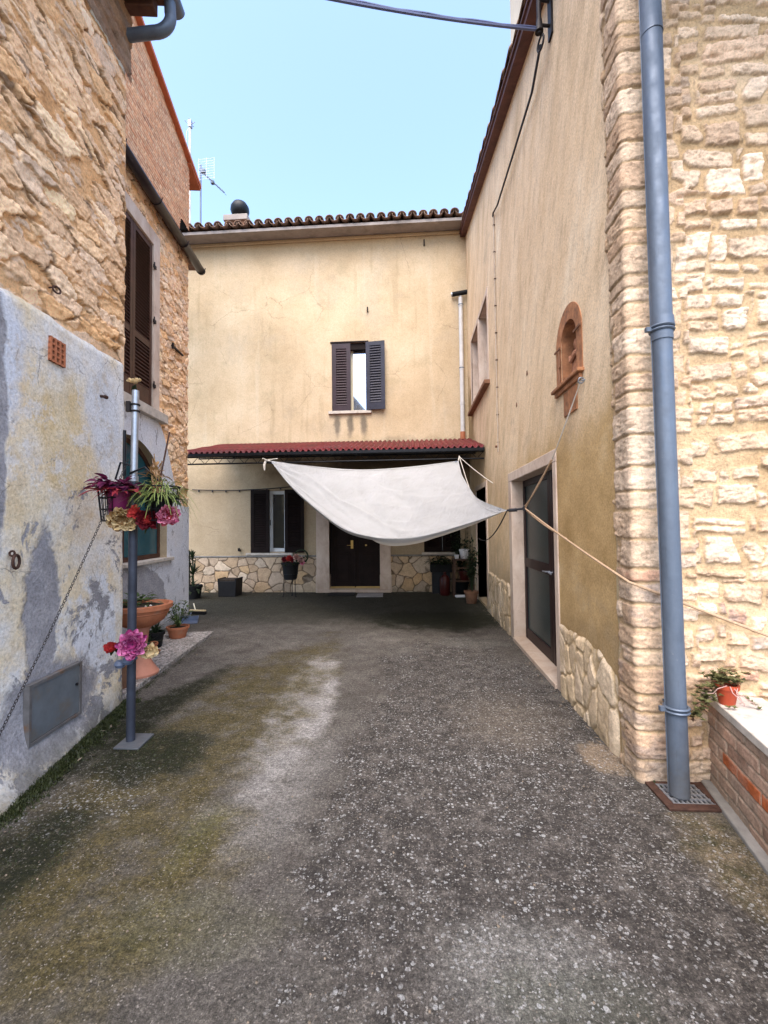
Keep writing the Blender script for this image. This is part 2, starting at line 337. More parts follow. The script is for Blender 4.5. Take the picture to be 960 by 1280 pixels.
plain('orange_soffit', (.42, .115, .05), .7, var=.2)
plain('pale_render', (.60, .50, .38), .9, var=.15, scale=2)
plain('dark_void', (.012, .011, .010), .9, var=.2)
plain('inner_wall', (.10, .085, .04), .9, var=.3)
plain('coping_stone', (.50, .45, .39), .8, var=.25, scale=8, dirt=(.30, .25, .19), bump=.4)
plain('mat_grey', (.26, .25, .25), .95, var=.2, scale=40, bump=.5)
plain('mat_black', (.015, .014, .014), .95, var=.3, scale=40, bump=.5)
plain('bristle', (.46, .36, .20), .9, var=.3, scale=80, bump=.6)
plain('dustpan_blue', (.085, .11, .17), .4, var=.2)
plain('stool_wood', (.060, .030, .018), .6, var=.4, scale=9)
plain('extinguisher_red', (.045, .006, .005), .4, var=.3)
plain('brass', (.50, .34, .12), .35, .9, var=.2)
plain('hatch_steel', (.155, .175, .195), .55, .35, var=.25, scale=4, dirt=(.18, .15, .12))
plain('hatch_edge', (.13, .125, .125), .6, .2, var=.3, scale=9, dirt=(.16, .09, .05))
plain('coarse_grit', (.17, .135, .10), .9, var=.6, scale=30)
plain('concrete_foot', (.21, .195, .175), .95, var=.3, scale=7, bump=.6)
plain('lime_mortar', (.42, .335, .205), .95, var=.22, scale=6, bump=.6)
plain('statue_clay', (.30, .135, .075), .8, var=.4, scale=25)
plain('wall_brown', (.20, .10, .058), .9, var=.4, scale=5, bump=.6)

N = NT('sky_glass', .04, .85, .8)
N.out(N.ramp(N.noise(1.2, 3), [(.3, (.62, .70, .82)), (.7, (.75, .82, .92))]))
N = NT('teal_glass', .18, 0., .6)
N.out(N.ramp(N.noise(1.6, 4), [(.3, (.018, .075, .095)), (.7, (.032, .115, .14))]))
N = NT('frosted_glass', .3, 0., .28)
N.out(N.ramp(N.noise(2.2, 5), [(.3, (.006, .020, .023)), (.7, (.016, .040, .044))]), N.bump(N.noise(180, 2), .3, .004))
N = NT('dark_glass', .08, 0., .6)
N.out(N.ramp(N.noise(1.6, 4), [(.3, (.012, .012, .010)), (.7, (.035, .03, .015))]))

# ------------------------------------------------------------------ geometry helpers
def wloc(o):
    v = Vector((0, 0, 0))
    while o is not None: v += o.location; o = o.parent
    return v

class MB:
    """collects shapes in world coordinates (or in a local frame M) and links them as ONE mesh"""
    def __init__(s, M=None): s.v = []; s.f = []; s.M = M; s.marks = []
    def add(s, vs, fs):
        b = len(s.v); s.marks.append((b, len(s.f)))
        for p in vs:
            p = Vector(p)
            s.v.append(s.M @ p if s.M else p)
        s.f += [tuple(b+i for i in f) for f in fs]
        return s
    def box(s, x0, x1, y0, y1, z0, z1):
        vs = [(x, y, z) for z in (z0, z1) for y in (y0, y1) for x in (x0, x1)]
        return s.add(vs, [(0, 2, 3, 1), (4, 5, 7, 6), (0, 1, 5, 4), (2, 6, 7, 3), (0, 4, 6, 2), (1, 3, 7, 5)])
    def obox(s, c, ax, ay, az):
        """box from centre and half-axis vectors"""
        c, ax, ay, az = map(Vector, (c, ax, ay, az))
        vs = [c + ax*i + ay*j + az*k for k in (-1, 1) for j in (-1, 1) for i in (-1, 1)]
        return s.add(vs, [(0, 2, 3, 1), (4, 5, 7, 6), (0, 1, 5, 4), (2, 6, 7, 3), (0, 4, 6, 2), (1, 3, 7, 5)])
    def prism(s, poly, axis, a, b):
        """extrude a 2-D polygon along x or y or z"""
        def P(u, v, t): return (t, u, v) if axis == 'x' else (u, t, v) if axis == 'y' else (u, v, t)
        n = len(poly)
        vs = [P(u, v, a) for u, v in poly] + [P(u, v, b) for u, v in poly]
        fs = [tuple(range(n))[::-1], tuple(range(n, 2*n))] + [(i, (i+1) % n, n+(i+1) % n, n+i) for i in range(n)]
        return s.add(vs, fs)
    def ring(s, c, r, axis, n):
        axis = axis.normalized(); a = axis.orthogonal().normalized(); b = axis.cross(a)
        return [c + (a*math.cos(2*math.pi*i/n) + b*math.sin(2*math.pi*i/n))*r for i in range(n)]
    def cyl(s, p0, p1, r0, r1=None, n=12):
        p0, p1 = Vector(p0), Vector(p1); r1 = r0 if r1 is None else r1
        vs = s.ring(p0, r0, p1-p0, n) + s.ring(p1, r1, p1-p0, n)
        return s.add(vs, [(i, (i+1) % n, n+(i+1) % n, n+i) for i in range(n)] + [tuple(range(n))[::-1], tuple(range(n, 2*n))])
    def tube(s, pts, r, n=6):
        pts = [Vector(p) for p in pts]; vs = []; m = len(pts)
        d0 = (pts[1]-pts[0]).normalized(); a = d0.orthogonal().normalized()
        for i, p in enumerate(pts):
            d = (pts[min(i+1, m-1)] - pts[max(i-1, 0)]).normalized()
            a = (a - d*a.dot(d)).normalized(); b = d.cross(a)
            rr = r[i] if isinstance(r, (list, tuple)) else r
            vs += [p + (a*math.cos(2*math.pi*k/n) + b*math.sin(2*math.pi*k/n))*rr for k in range(n)]
        fs = [(i*n+k, i*n+(k+1) % n, (i+1)*n+(k+1) % n, (i+1)*n+k) for i in range(m-1) for k in range(n)]
        return s.add(vs, fs + [tuple(range(n))[::-1], tuple(range((m-1)*n, m*n))])
    def lathe(s, c, prof, n=24, sx=1., sy=1.):
        vs = []; c = Vector(c)
        for r, z in prof: vs += [c + Vector((r*sx*math.cos(2*math.pi*k/n), r*sy*math.sin(2*math.pi*k/n), z)) for k in range(n)]
        m = len(prof)
        fs = [(i*n+k, i*n+(k+1) % n, (i+1)*n+(k+1) % n, (i+1)*n+k) for i in range(m-1) for k in range(n)]
        return s.add(vs, fs + [tuple(range(n))[::-1], tuple(range((m-1)*n, m*n))])
    def torus(s, c, R_, r, axis, n=14, m=6, stretch=None):
        c = Vector(c); axis = Vector(axis).normalized()
        a = Vector(stretch).normalized() if stretch is not None else axis.orthogonal().normalized(); b = axis.cross(a); vs = []
        for i in range(n):
            t = 2*math.pi*i/n; d = a*math.cos(t)*(1.45 if stretch is not None else 1) + b*math.sin(t)
            o = (a*math.cos(t) + b*math.sin(t))
            for k in range(m):
                u = 2*math.pi*k/m; vs.append(c + d*R_ + (o*math.cos(u) + axis*math.sin(u))*r)
        return s.add(vs, [(i*m+k, ((i+1) % n)*m+k, ((i+1) % n)*m+(k+1) % m, i*m+(k+1) % m) for i in range(n) for k in range(m)])
    def grid(s, P):
        nu, nv = len(P), len(P[0])
        return s.add([p for row in P for p in row], [(i*nv+j, (i+1)*nv+j, (i+1)*nv+j+1, i*nv+j+1) for i in range(nu-1) for j in range(nv-1)])
    def leaf(s, p, d, up, L, w, droop=.3, fold=.15, n=4):
        """curved pointed leaf, a strip of quads with a raised midrib"""
        p, d = Vector(p), Vector(d).normalized(); side = d.cross(Vector(up))
        if side.length < 1e-3: side = d.orthogonal()
        side.normalize(); u = side.cross(d).normalized(); rows = []
        for i in range(n+1):
            t = i/n; ww = w*math.sin(math.pi*(.08+.92*t)**.8)*.5 if t < 1 else 0.0015
            c = p + d*L*t + Vector((0, 0, -1))*droop*L*t*t
            rows.append([c - side*ww + u*fold*ww, c, c + side*ww + u*fold*ww])
        return s.grid(rows)
    def build(s, name, mat, parent=None, origin=None, smooth=True, bevel=0., solid=0., ang=40):
        off = wloc(parent) if parent else Vector(origin or (0, 0, 0))
        me = bpy.data.meshes.new(name)
        me.from_pydata([tuple(v-off) for v in s.v], [], s.f); me.validate()
        me.materials.append(MATS[mat])
        if smooth:
            me.shade_smooth(); me.set_sharp_from_angle(angle=R(ang))
        o = bpy.data.objects.new(name, me); COL.objects.link(o)
        if parent: o.parent = parent
        else: o.location = off
        if solid:
            md = o.modifiers.new('thick', 'SOLIDIFY'); md.thickness = solid; md.offset = 0
        if bevel:
            md = o.modifiers.new('edge', 'BEVEL'); md.width = bevel; md.segments = 2; md.limit_method = 'ANGLE'
        return o

def each(mb, k, name, mat, parent, **kw):
    """every k added shapes become one object of their own"""
    mk = mb.marks[::k] + [(len(mb.v), len(mb.f))]; out = []
    for (v0, f0), (v1, f1) in zip(mk, mk[1:]):
        q = MB(); q.v = mb.v[v0:v1]; q.f = [tuple(i-v0 for i in f) for f in mb.f[f0:f1]]; out.append(q.build(name, mat, parent, **kw))
    return out

def tag(o, label=None, cat=None, group=None, kind=None):
    for k, v in (('label', label), ('category', cat), ('group', group), ('kind', kind)):
        if v: o[k] = v
    return o

def thing(name, label, cat, loc=(0, 0, 0), group=None):
    o = bpy.data.objects.new(name, None); o.empty_display_size = .2; o.location = loc
    COL.objects.link(o); return tag(o, label, cat, group)

def surf(name, P, col, mat, parent, keep=None, ang=None):
    """dense relief surface: P (nu,nv,3) in world coordinates, col (nu,nv,3) stored as a colour attribute"""
    nu, nv, _ = P.shape; off = np.array(wloc(parent)) if parent else np.zeros(3)
    idx = np.arange(nu*nv).reshape(nu, nv)
    q = np.stack([idx[:-1, :-1], idx[1:, :-1], idx[1:, 1:], idx[:-1, 1:]], -1)
    q = q[keep] if keep is not None else q.reshape(-1, 4)
    me = bpy.data.meshes.new(name); nf = len(q)
    me.vertices.add(nu*nv); me.vertices.foreach_set('co', (P.reshape(-1, 3)-off).astype(np.float32).ravel())
    me.loops.add(nf*4); me.loops.foreach_set('vertex_index', q.astype(np.int32).ravel())
    me.polygons.add(nf); me.polygons.foreach_set('loop_start', np.arange(0, nf*4, 4, dtype=np.int32))
    me.update(calc_edges=True); me.validate()
    a = me.color_attributes.new('Col', 'FLOAT_COLOR', 'POINT')
    c4 = np.ones((nu*nv, 4), np.float32); c4[:, :3] = np.clip(col.reshape(-1, 3), 0, 1); a.data.foreach_set('color', c4.ravel())
    me.materials.append(MATS[mat]); me.shade_smooth()
    o = bpy.data.objects.new(name, me); COL.objects.link(o)
    if parent: o.parent = parent
    return o

# --- numeric noise for the masonry
def hsh(ix, iy, s):
    n = (ix.astype(np.int64)*374761393 + iy.astype(np.int64)*668265263 + s*1274126177) & 0xffffffff
    n = ((n ^ (n >> 13))*1274126177) & 0xffffffff
    n = ((n ^ (n >> 15))*2246822519) & 0xffffffff
    return ((n ^ (n >> 16)) & 0xffffff)/float(0xffffff)
def vn(x, y, s=0):
    ix, iy = np.floor(x), np.floor(y); fx, fy = x-ix, y-iy
    fx = fx*fx*(3-2*fx); fy = fy*fy*(3-2*fy)
    return (hsh(ix, iy, s)*(1-fx)+hsh(ix+1, iy, s)*fx)*(1-fy) + (hsh(ix, iy+1, s)*(1-fx)+hsh(ix+1, iy+1, s)*fx)*fy
def fbm(x, y, s=0, o=4, g=.55):
    t, a, k = 0., 1., 0.
    for i in range(o): t = t + a*(vn(x*2**i, y*2**i, s+i)-.5); k += a; a *= g
    return t/k*2
def sms(a, b, x):
    t = np.clip((x-a)/(b-a), 0, 1); return t*t*(3-2*t)
def voro(x, y, s, jit=.95, wv=.0, sq=0):
    ix, iy = np.floor(x), np.floor(y)
    F1 = np.full(x.shape, 9.); F2 = np.full(x.shape, 9.); I = np.zeros(x.shape); J = np.zeros(x.shape); CX = np.zeros(x.shape); CY = np.zeros(x.shape)
    for dx in (-2, -1, 0, 1, 2):
        for dy in (-2, -1, 0, 1, 2):
            cx, cy = ix+dx, iy+dy
            px = cx+.5+(hsh(cx, cy, s)-.5)*jit; py = cy+.5+(hsh(cx, cy, s+1)-.5)*jit
            d = (np.hypot(x-px, y-py) if not sq else .45*np.hypot(x-px, y-py)+.6*np.maximum(np.abs(x-px)*.9+.35*np.abs(y-py), np.abs(y-py))) - wv*hsh(cx, cy, s+2)
            n = d < F1
            F2 = np.where(n, F1, np.minimum(F2, d)); F1 = np.where(n, d, F1)
            I = np.where(n, cx, I); J = np.where(n, cy, J); CX = np.where(n, x-px, CX); CY = np.where(n, y-py, CY)
    return F1, F2, I, J, CX, CY
def pal(r, cols):
    cols = np.array(cols); t = r*(len(cols)-1); i = np.clip(t.astype(int), 0, len(cols)-2); f = (t-i)[..., None]
    return cols[i]*(1-f)+cols[i+1]*f

CREAM = [(.76, .58, .40), (.66, .47, .29), (.82, .68, .50), (.62, .41, .23), (.76, .61, .45), (.56, .45, .34), (.70, .46, .24), (.82, .66, .46)]
def rubble(U, V, seed, su=.25, sv=.10, amp=1.):
    """rough thin rubble, many flat stones with hollow joints"""
    u = U + .06*fbm(U*5, V*9, seed+5, 4); v = V + .035*fbm(U*6, V*9, seed+9, 4) + .02*fbm(U*25, V*30, seed+13, 3)
    F1, F2, I, J, CX, CY = voro(u/su, v/sv, seed, 1., .5, 1)
    e = F2-F1; r1, r2, r3, r4 = (hsh(I, J, seed+k) for k in (20, 21, 22, 23))
    on = (r1 > .16)
    m = sms(.05, .105, e)*on
    tilt = (r3-.5)*CX*.03 + (r4-.5)*CY*.035
    h = m*(.008+.018*r2+tilt*1.2)*amp
    # chips in the mortar
    G1, G2, I2, J2, _, _ = voro(u/(su*.42), v/(sv*.45), seed+50, 1., .35)
    q1 = hsh(I2, J2, seed+60); m2 = sms(.08, .25, G2-G1)*(q1 > .4)*(1-m)
    h = h + m2*.009*amp
    h = h + .008*fbm(U*22, V*34, seed+3, 4)*(.5+m) + .004*fbm(U*70, V*90, seed+4, 3)
    mort = pal(np.clip(.5+.6*fbm(U*3, V*4, seed+30, 4), 0, 1), [(.40, .23, .105), (.56, .36, .185), (.52, .37, .22)])
    col = mort*(1-m[..., None]) + pal(r3, CREAM)*(m*(.78+.36*r4))[..., None]
    col = col*(1-m2[..., None]) + (pal(q1, CREAM)*.9)*m2[..., None]
    gap = np.maximum(sms(.12, .05, e)*on*sms(-.2, .35, fbm(U*7, V*11, seed+71, 3)), 0)[..., None]*.75
    col = col*(1-gap) + np.array((.07, .04, .02))*gap
    rust = sms(.35, .75, fbm(U*2.2+7, V*2.6, seed+70, 4))[..., None]*.3
    col = col*(1-rust) + np.array((.48, .28, .14))*rust
    return h, col*np.array((1.24, 1.13, 1.06))

def crazy(U, V, seed, s=.27, asp=.85, wv=.42, tone=((.40, .30, .20), (.47, .36, .26), (.37, .27, .18), (.46, .31, .17), (.50, .41, .31), (.33, .25, .18)), joint=.06, amp=.012, jc=(.13, .095, .065)):
    u = U + .05*fbm(U*4, V*4, seed+5, 4); v = V + .05*fbm(U*4+9, V*4, seed+9, 4)
    F1, F2, I, J, CX, CY = voro(u/s, v/(s*asp), seed, 1., wv, 1 if asp > 1 else 0)
    e = F2-F1; r = hsh(I, J, seed+3); r2 = hsh(I, J, seed+4)
    m = sms(joint*.5, joint*1.7, e)
    h = m*amp*(.8+.6*r2) + m*((r-.5)*CX+(r2-.5)*CY)*.01 + .003*fbm(U*30, V*30, seed, 4)
    col = np.array(jc)*(1-m[..., None]) + pal(r, tone)*m[..., None]*(.85+.25*r2[..., None])
    return h, col

def courses(U, V, seed, hmin=.085, hmax=.20, wmin=.11, wmax=.40, amp=1., edges=None):
    """roughly squared stones in wavy courses with wide flush mortar"""
    rng = np.random.RandomState(seed)
    ub = (U + .07*fbm(U*2, V*5, seed+31, 4) + .21)/.47 + .5*(np.floor(V/.62+.3*fbm(U, V, seed+33, 2)) % 2); blk = np.floor(ub); bfr = ub-blk
    far_ = U > .36
    v = V + .034*fbm(U*2.3, V*3, seed+1, 4)*np.clip((U-.1)*3, .12, 1) + np.where(far_, .16*(hsh(blk, np.floor(V/.62+.3*fbm(U, V, seed+33, 2)), seed+32)-.5), 0)
    bd = np.where(far_, np.minimum(bfr, 1-bfr)*.47, 1.); u0 = U + .03*fbm(U*4, V*6, seed+2, 3)
    zs = [-.2]
    while zs[-1] < V.max()+.3: zs.append(zs[-1] + rng.uniform(hmin, hmax))
    zs = np.array(zs); row = np.clip(np.searchsorted(zs, v)-1, 0, len(zs)-2)
    h = np.zeros(U.shape); m_ = np.zeros(U.shape); rid = np.zeros(U.shape); rid2 = np.zeros(U.shape)
    for k in np.unique(row):
        w = row == k; uu = u0[w]; vv = v[w]; H = zs[k+1]-zs[k]
        xs = [U.min()-.4]
        if edges is not None:
            xs = [U.min()-.5, -rng.uniform(*edges[0]), rng.uniform(*edges[1])]
        while xs[-1] < U.max()+.4: xs.append(xs[-1] + rng.uniform(wmin, wmax)*(1.15 if rng.rand() < .2 else 1))
        xs = np.array(xs); c = np.clip(np.searchsorted(xs, uu)-1, 0, len(xs)-2); n = len(xs)
        g = rng.uniform(.004, .020, n); top = rng.uniform(.0, 1, n)**2.6*.45*H; bot = rng.uniform(.0, 1, n)**3*.3*H; a = rng.rand(n); b = rng.rand(n); skew = rng.uniform(-.2, .2, n); ca = rng.uniform(.35, 1.2, (4, n)); co_ = rng.uniform(-.02, .45, (4, n))**1.3 if False else np.maximum(rng.uniform(-.35, .42, (4, n)), 0)
        split = rng.rand(n) < (.25 if H > .14 else 0)
        if edges is not None: top[1] = 0; bot[1] = 0; g[1] = .005; split[1] = False; skew[1] = 0; co_[:, 1] *= .12
        x0, x1 = xs[c]+g[c], xs[c+1]-g[c]; z0, z1 = zs[k]+.007+bot[c], zs[k+1]-.007-top[c]
        zc = (z0+z1)/2
        up = split[c] & (vv > zc); dn = split[c] & ~up
        z0 = np.where(up, zc+.006, z0); z1 = np.where(dn, zc-.006, z1)
        vv2 = vv + skew[c]*(uu-(x0+x1)/2)*.6
        wob = .012*fbm(uu*17+k*3.1, vv*19, seed+7, 4, .65)
        rr = .008
        lx = uu-(x0+x1)/2; lz = vv2-(z0+z1)/2; hx = (x1-x0)/2; hz = (z1-z0)/2; cut = np.full(uu.shape, -9.)
        for q, (sx_, sz_) in enumerate(((1, 1), (-1, 1), (1, -1), (-1, -1))):
            cx_, sn_ = np.cos(ca[q][c]), np.sin(ca[q][c]); cut = np.maximum(cut, (sx_*lx-hx)*cx_ + (sz_*lz-hz)*sn_ + co_[q][c]*np.minimum(hx, hz)*1.5)
        dx = np.abs(uu-(x0+x1)/2)-(x1-x0)/2+rr; dz = np.abs(vv2-(z0+z1)/2)-(z1-z0)/2+rr
        d = np.hypot(np.maximum(dx, 0), np.maximum(dz, 0)) + np.minimum(np.maximum(dx, dz), 0) - rr
        d = np.maximum(np.maximum(d, cut), .009-bd[w]) + wob
        m = sms(.003, -.007, d)
        cc = c
        dome = sms(.0, -.03, d)*.002
        h[w] = m*(.009+.013*a[cc]) + dome*m + m*((a[cc]-.5)*(uu-(x0+x1)/2)*.12 + (b[cc]-.5)*(vv-(z0+z1)/2)*.25)*.7
        m_[w] = m; rid[w] = (a[cc]*.63+up*.31) % 1; rid2[w] = b[cc]
    ch = fbm(U*13, V*20, seed+11, 5, .6)*4.; fr = ch-np.floor(ch); ch = (np.floor(ch)+sms(.38, .62, fr))/4.
    h = h*amp + .011*ch*(.15+m_) + .005*fbm(U*55, V*75, seed+12, 3)*(.3+m_) - .012*sms(.25, .6, fbm(U*9, V*30, seed+15, 4))*m_
    return h, m_, rid, rid2

def bricks(U, V, seed, L=.255, H=.066, j=.010, tones=((.38, .17, .10), (.45, .23, .14), (.34, .16, .10), (.47, .28, .18), (.40, .22, .14)), mc=(.45, .36, .26), amp=.006, special=None):
    v = V + .003*fbm(U*3, V*3, seed, 3); row = np.floor(v/H)
    u = U + (row % 2)*L*.5 + (hsh(row, row*0, seed)-.5)*.04; c = np.floor(u/L)
    fu = (u-c*L); fv = v-row*H
    d = np.minimum(np.minimum(fu, L-fu), np.minimum(fv, H-fv)) + .003*fbm(U*40, V*40, seed+1, 3)
    m = sms(j*.35, j*.75, d); r = hsh(c, row, seed+2); r2 = hsh(c, row, seed+3)
    h = m*amp*(.6+.7*r2) + .002*fbm(U*60, V*60, seed, 3)
    bc = pal(r, tones)*(.85+.3*r2[..., None])
    if special is not None:
        sp = special(c, row, u, v)[..., None]; bc = np.where(sp, np.array((.46, .12, .04)), bc)
    bc = bc*(.9+.25*fbm(U*18, V*22, seed+8, 4)[..., None])
    return h, np.array(mc)*(1-m[..., None]) + bc*m[..., None]

def uv(u0, u1, v0, v1, res):
    nu, nv = int((u1-u0)/res)+1, int((v1-v0)/res)+1
    return np.meshgrid(np.linspace(u0, u1, nu), np.linspace(v0, v1, nv), indexing='ij')
def keep_out(U, V, holes):
    uc = (U[:-1, :-1]+U[1:, 1:])/2; vc = (V[:-1, :-1]+V[1:, 1:])/2; k = np.ones(uc.shape, bool)
    for a, b, c, d in holes: k &= ~((uc > a) & (uc < b) & (vc > c) & (vc < d))
    return k

def wall_sheet(mb, frame, u0, u1, v0, v1, holes, step=.5):
    """flat wall with rectangular openings; frame(u,v) -> point"""
    us = sorted(set([u0, u1] + [q for h in holes for q in h[:2] if u0 < q < u1])); vs = sorted(set([v0, v1] + [q for h in holes for q in h[2:] if v0 < q < v1]))
    for a, b in zip(us, us[1:]):
        for c, d in zip(vs, vs[1:]):
            um, vm = (a+b)/2, (c+d)/2
            if any(h[0] < um < h[1] and h[2] < vm < h[3] for h in holes): continue
            mb.add([frame(a, c), frame(b, c), frame(b, d), frame(a, d)], [(0, 1, 2, 3)])
    return mb

# ------------------------------------------------------------------ frames of the walls
K = math.sqrt(1+.115**2)
NX = Vector((1, .115, 0))/K; NY = Vector((-.115, 1, 0))/K
def frame(c): return Matrix(((NX.x, NY.x, 0, c), (NX.y, NY.y, 0, 0), (0, 0, 1, 0), (0, 0, 0, 1)))
FL, FR, FB = frame(-2.256), frame(-3.206), frame(-3.5)     # left front wall, recessed wall, brick upper wall
def npf(M):
    A = np.array(M); return lambda X, Y, Z: np.stack([X, Y, Z], -1) @ A[:3, :3].T + A[:3, 3]
XR, YF = 1.39, 10.70                                          # right wall plane, far facade plane

# ------------------------------------------------------------------ ground
mb = MB(); mb.add([(-70, -70, 0), (70, -70, 0), (70, 90, 0), (-70, 90, 0)], [(0, 1, 2, 3)])
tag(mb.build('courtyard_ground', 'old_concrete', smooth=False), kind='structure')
mb = MB(FL); mb.box(-.94, .0, 3.93, 6.53, -.05, .045)
tag(mb.build('paving_slab', 'terrazzo', bevel=.004), kind='structure')

# ------------------------------------------------------------------ left front house
lh = thing('stone_house', 'rubble stone house with flaking plaster below and a steel wall hatch', 'house', (-3.5, 2.0, 0))
U, V = uv(.6, 4.0*K, 3.10, 5.97, .0085)
h, c = rubble(U, V, 11, .33, .115)
zb = 3.14+.05*(U-2.5)*.6 + .05*fbm(U*3, V*0, 91, 4)
h = h*sms(-.02, .1, V-zb) - .012
far = sms(4.0*K-.0, 4.0*K-.05, U)          # rounded arris
h = h*far - (1-far)*.02
surf('stone_wall', npf(FL)(h, U, V), c, 'rubble_stone', lh)
U, V = uv(0., 4.0*K, -.05, 3.17, .03)
h = .012 + .010*fbm(U*2, V*2, 41, 4) + .2*np.clip((4.05-U)/1.6, 0.05, 1.2)*np.exp(-np.maximum(V, 0)/.13)
top = 3.13+.03*(U-2.5) + .035*fbm(U*3, V*0, 91, 4)
V = np.minimum(V, top); h = h - .03*sms(.05, 0, top-V)
far = sms(4.0*K, 4.0*K-.06, U); h = h - (1-far)*.05
surf('plaster', npf(FL)(h, U, V), np.ones(U.shape+(3,)), 'flaking_plaster', lh)
U, V = uv(0., 4.0*K, 5.95, 6.72, .014)
h, c = bricks(U, V, 77, .27, .07, .012, ((.22, .11, .06), (.28, .14, .08), (.18, .10, .07), (.24, .15, .10)), (.20, .13, .09))
h2, c2 = rubble(U, V, 31, .3, .07)
surf('cornice_band', npf(FL)(h2*.7+.02, U, V), c*.55+c2*.16, 'brickwork', lh)
mb = MB(FL); mb.box(-2.2, -.03, 4.0, 4.03, -.05, 6.72)
mb.build('end_wall', 'flaking_plaster', lh)
mb = MB(FL); mb.box(-.02, .40, -1, 4.0, 6.72, 6.78); mb.build('soffit', 'soffit_wood', lh)
mb = MB(FL)
for s_ in np.arange(-.6, 3.95, .62): mb.box(.0, .30, s_, s_+.1, 6.60, 6.72)
mb.box(.0, .30, 3.88, 3.985, 6.58, 6.72); each(mb, 1, 'rafter', 'soffit_wood', lh, bevel=.01)
mb = MB(FL); mb.prism([(.42, 6.80), (.42, 6.88), (-3, 8.0), (-3, 7.9)], 'y', -1, 4.02); mb.build('roof', 'roof_tile', lh)
mb = MB(FL)
n = 10; P = []
for yy in (-1.0, 4.06): P.append([(.45+.075*math.cos(math.pi+math.pi*i/n), yy, 6.73+.075*math.sin(math.pi+math.pi*i/n)) for i in range(n+1)])
mb.grid(P)
for yy in (4.06,): mb.add([(.45+.075*math.cos(math.pi+math.pi*i/n), yy, 6.73+.075*math.sin(math.pi+math.pi*i/n)) for i in range(n+1)], [tuple(range(n+1))])
g = mb.build('gutter', 'slate_metal', lh, solid=.006)
pts = [(.44, 3.92, 6.68), (.44, 3.93, 6.56)]
for i in range(9):
    t = math.pi/2*i/8; pts.append((.44-.16*(1-math.cos(t)), 3.94, 6.54-.16*math.sin(t)))
pts += [(.03, 3.96, 6.36)]
mb = MB(FL); mb.tube(pts, .052, 14); mb.build('downpipe', 'slate_metal', lh)
# steel hatch
mb = MB(FL); s0, s1 = 2.75*K, 3.288*K
mb.box(.03, .052, s0+.025, s1-.025, .20, .555); d = mb.build('hatch_door', 'hatch_steel', lh, bevel=.003)
mb = MB(FL); mb.cyl((.05, s1-.06, .42), (.062, s1-.06, .42), .011, n=10); mb.build('lock', 'black_metal', d)
mb = MB(FL); mb.box(.02, .058, s0, s0+.022, .176, .577); mb.box(.02, .058, s1-.022, s1, .176, .577); mb.box(.02, .058, s0+.022, s1-.022, .176, .197); mb.box(.02, .058, s0+.022, s1-.022, .557, .577)
mb.build('hatch_frame', 'hatch_edge', lh)
# clay vent
mb = MB(FL); a, b, z0, z1 = 2.94*K, 3.098*K, 2.81, 2.988
for i in range(4): t = a+(b-a-.016)*i/3; mb.box(.0, .034, t, t+.016, z0, z1)
for i in range(5): t = z0+(z1-z0-.014)*i/4; mb.box(.002, .031, a, b, t, t+.014)
v_ = mb.build('vent_grille', 'terracotta', lh)
mb = MB(FL); mb.box(-.02, .018, a+.005, b-.005, z0+.005, z1-.005); mb.build('backing', 'wall_brown', v_)
mb = MB(FL); mb.torus((.06, 2.62*K, 1.40), .042, .009, (1, .25, 0), 18, 8); mb.torus((.035, 2.62*K, 1.452), .016, .007, (0, 1, 0), 10, 6)
mb.build('tether_ring', 'rusty_iron', lh)
mb = MB(FL); mb.torus((.055, 2.96*K, 3.33), .026, .007, (1, -.5, .2), 14, 6); mb.cyl((.0, 2.96*K, 3.345), (.05, 2.96*K, 3.35), .006); mb.build('eye_bolt', 'rusty_iron', lh)
mb = MB(FL); mb.cyl((.0, 3.575*K, 2.74), (.05, 3.575*K, 2.735), .012); mb.cyl((.045, 3.575*K, 2.735), (.05, 3.6*K, 2.735), .016); mb.build('stud', 'rusty_iron', lh)

# ------------------------------------------------------------------ recessed left house
rh = thing('brick_house', 'recessed house with brick gable, brown shutters and a teal arched window', 'house', (-4.6, 6.0, 0))
yE = 7.8*K; wy0, wy1 = 5.27*K, 6.40*K
U, V = uv(3.9*K, yE, 3.2, 6.62, .012)
h, c = rubble(U, V, 57, .2, .085)
h = h - .015
zb = 3.12-.55*sms(6.6*K, 6.9*K, U)+.0*U
tp = npf(FR)(h, U, V)
surf('stone_wall', tp, c, 'rubble_stone', rh, keep_out(U, V, [(wy0-.02, wy1+.02, 3.4, 6.0)]))
U, V = uv(6.4*K, yE, 1.85, 3.24, .012)
h, c = rubble(U, V, 58, .2, .085)
surf('lower_stone', npf(FR)(h-.015, U, V), c, 'rubble_stone', rh, keep_out(U, V, [(0, 6.42*K, 0, 9)]))
# limewashed lower wall with an arched opening
ay0, ay1, az0, azs = 4.66*K, 6.90*K, 1.13, 1.78; ac = (ay0+ay1)/2; ar = (ay1-ay0)/2
mb = MB(FR); W_ = .02
def top_at(s): return 3.26 - 1.28*float(sms(6.55*K, 7.55*K, np.array(s))) if s > 6.0 else 3.26
arch = [(ac+ar*math.cos(math.pi-math.pi*i/28), azs+ar*.98*math.sin(math.pi-math.pi*i/28)) for i in range(29)]
for (a, za), (b, zb_) in zip(arch, arch[1:]):
    mb.add([(W_, a, za), (W_, b, zb_), (W_, b, top_at(b)), (W_, a, top_at(a))], [(0, 1, 2, 3)])
mb.add([(W_, 3.9*K, -.05), (W_, ay0, -.05), (W_, ay0, 3.26), (W_, 3.9*K, 3.26)], [(0, 1, 2, 3)])
mb.add([(W_, ay0, -.05), (W_, ay1, -.05), (W_, ay1, az0), (W_, ay0, az0)], [(0, 1, 2, 3)])
ss = [ay1+(yE-ay1)*i/8 for i in range(9)]
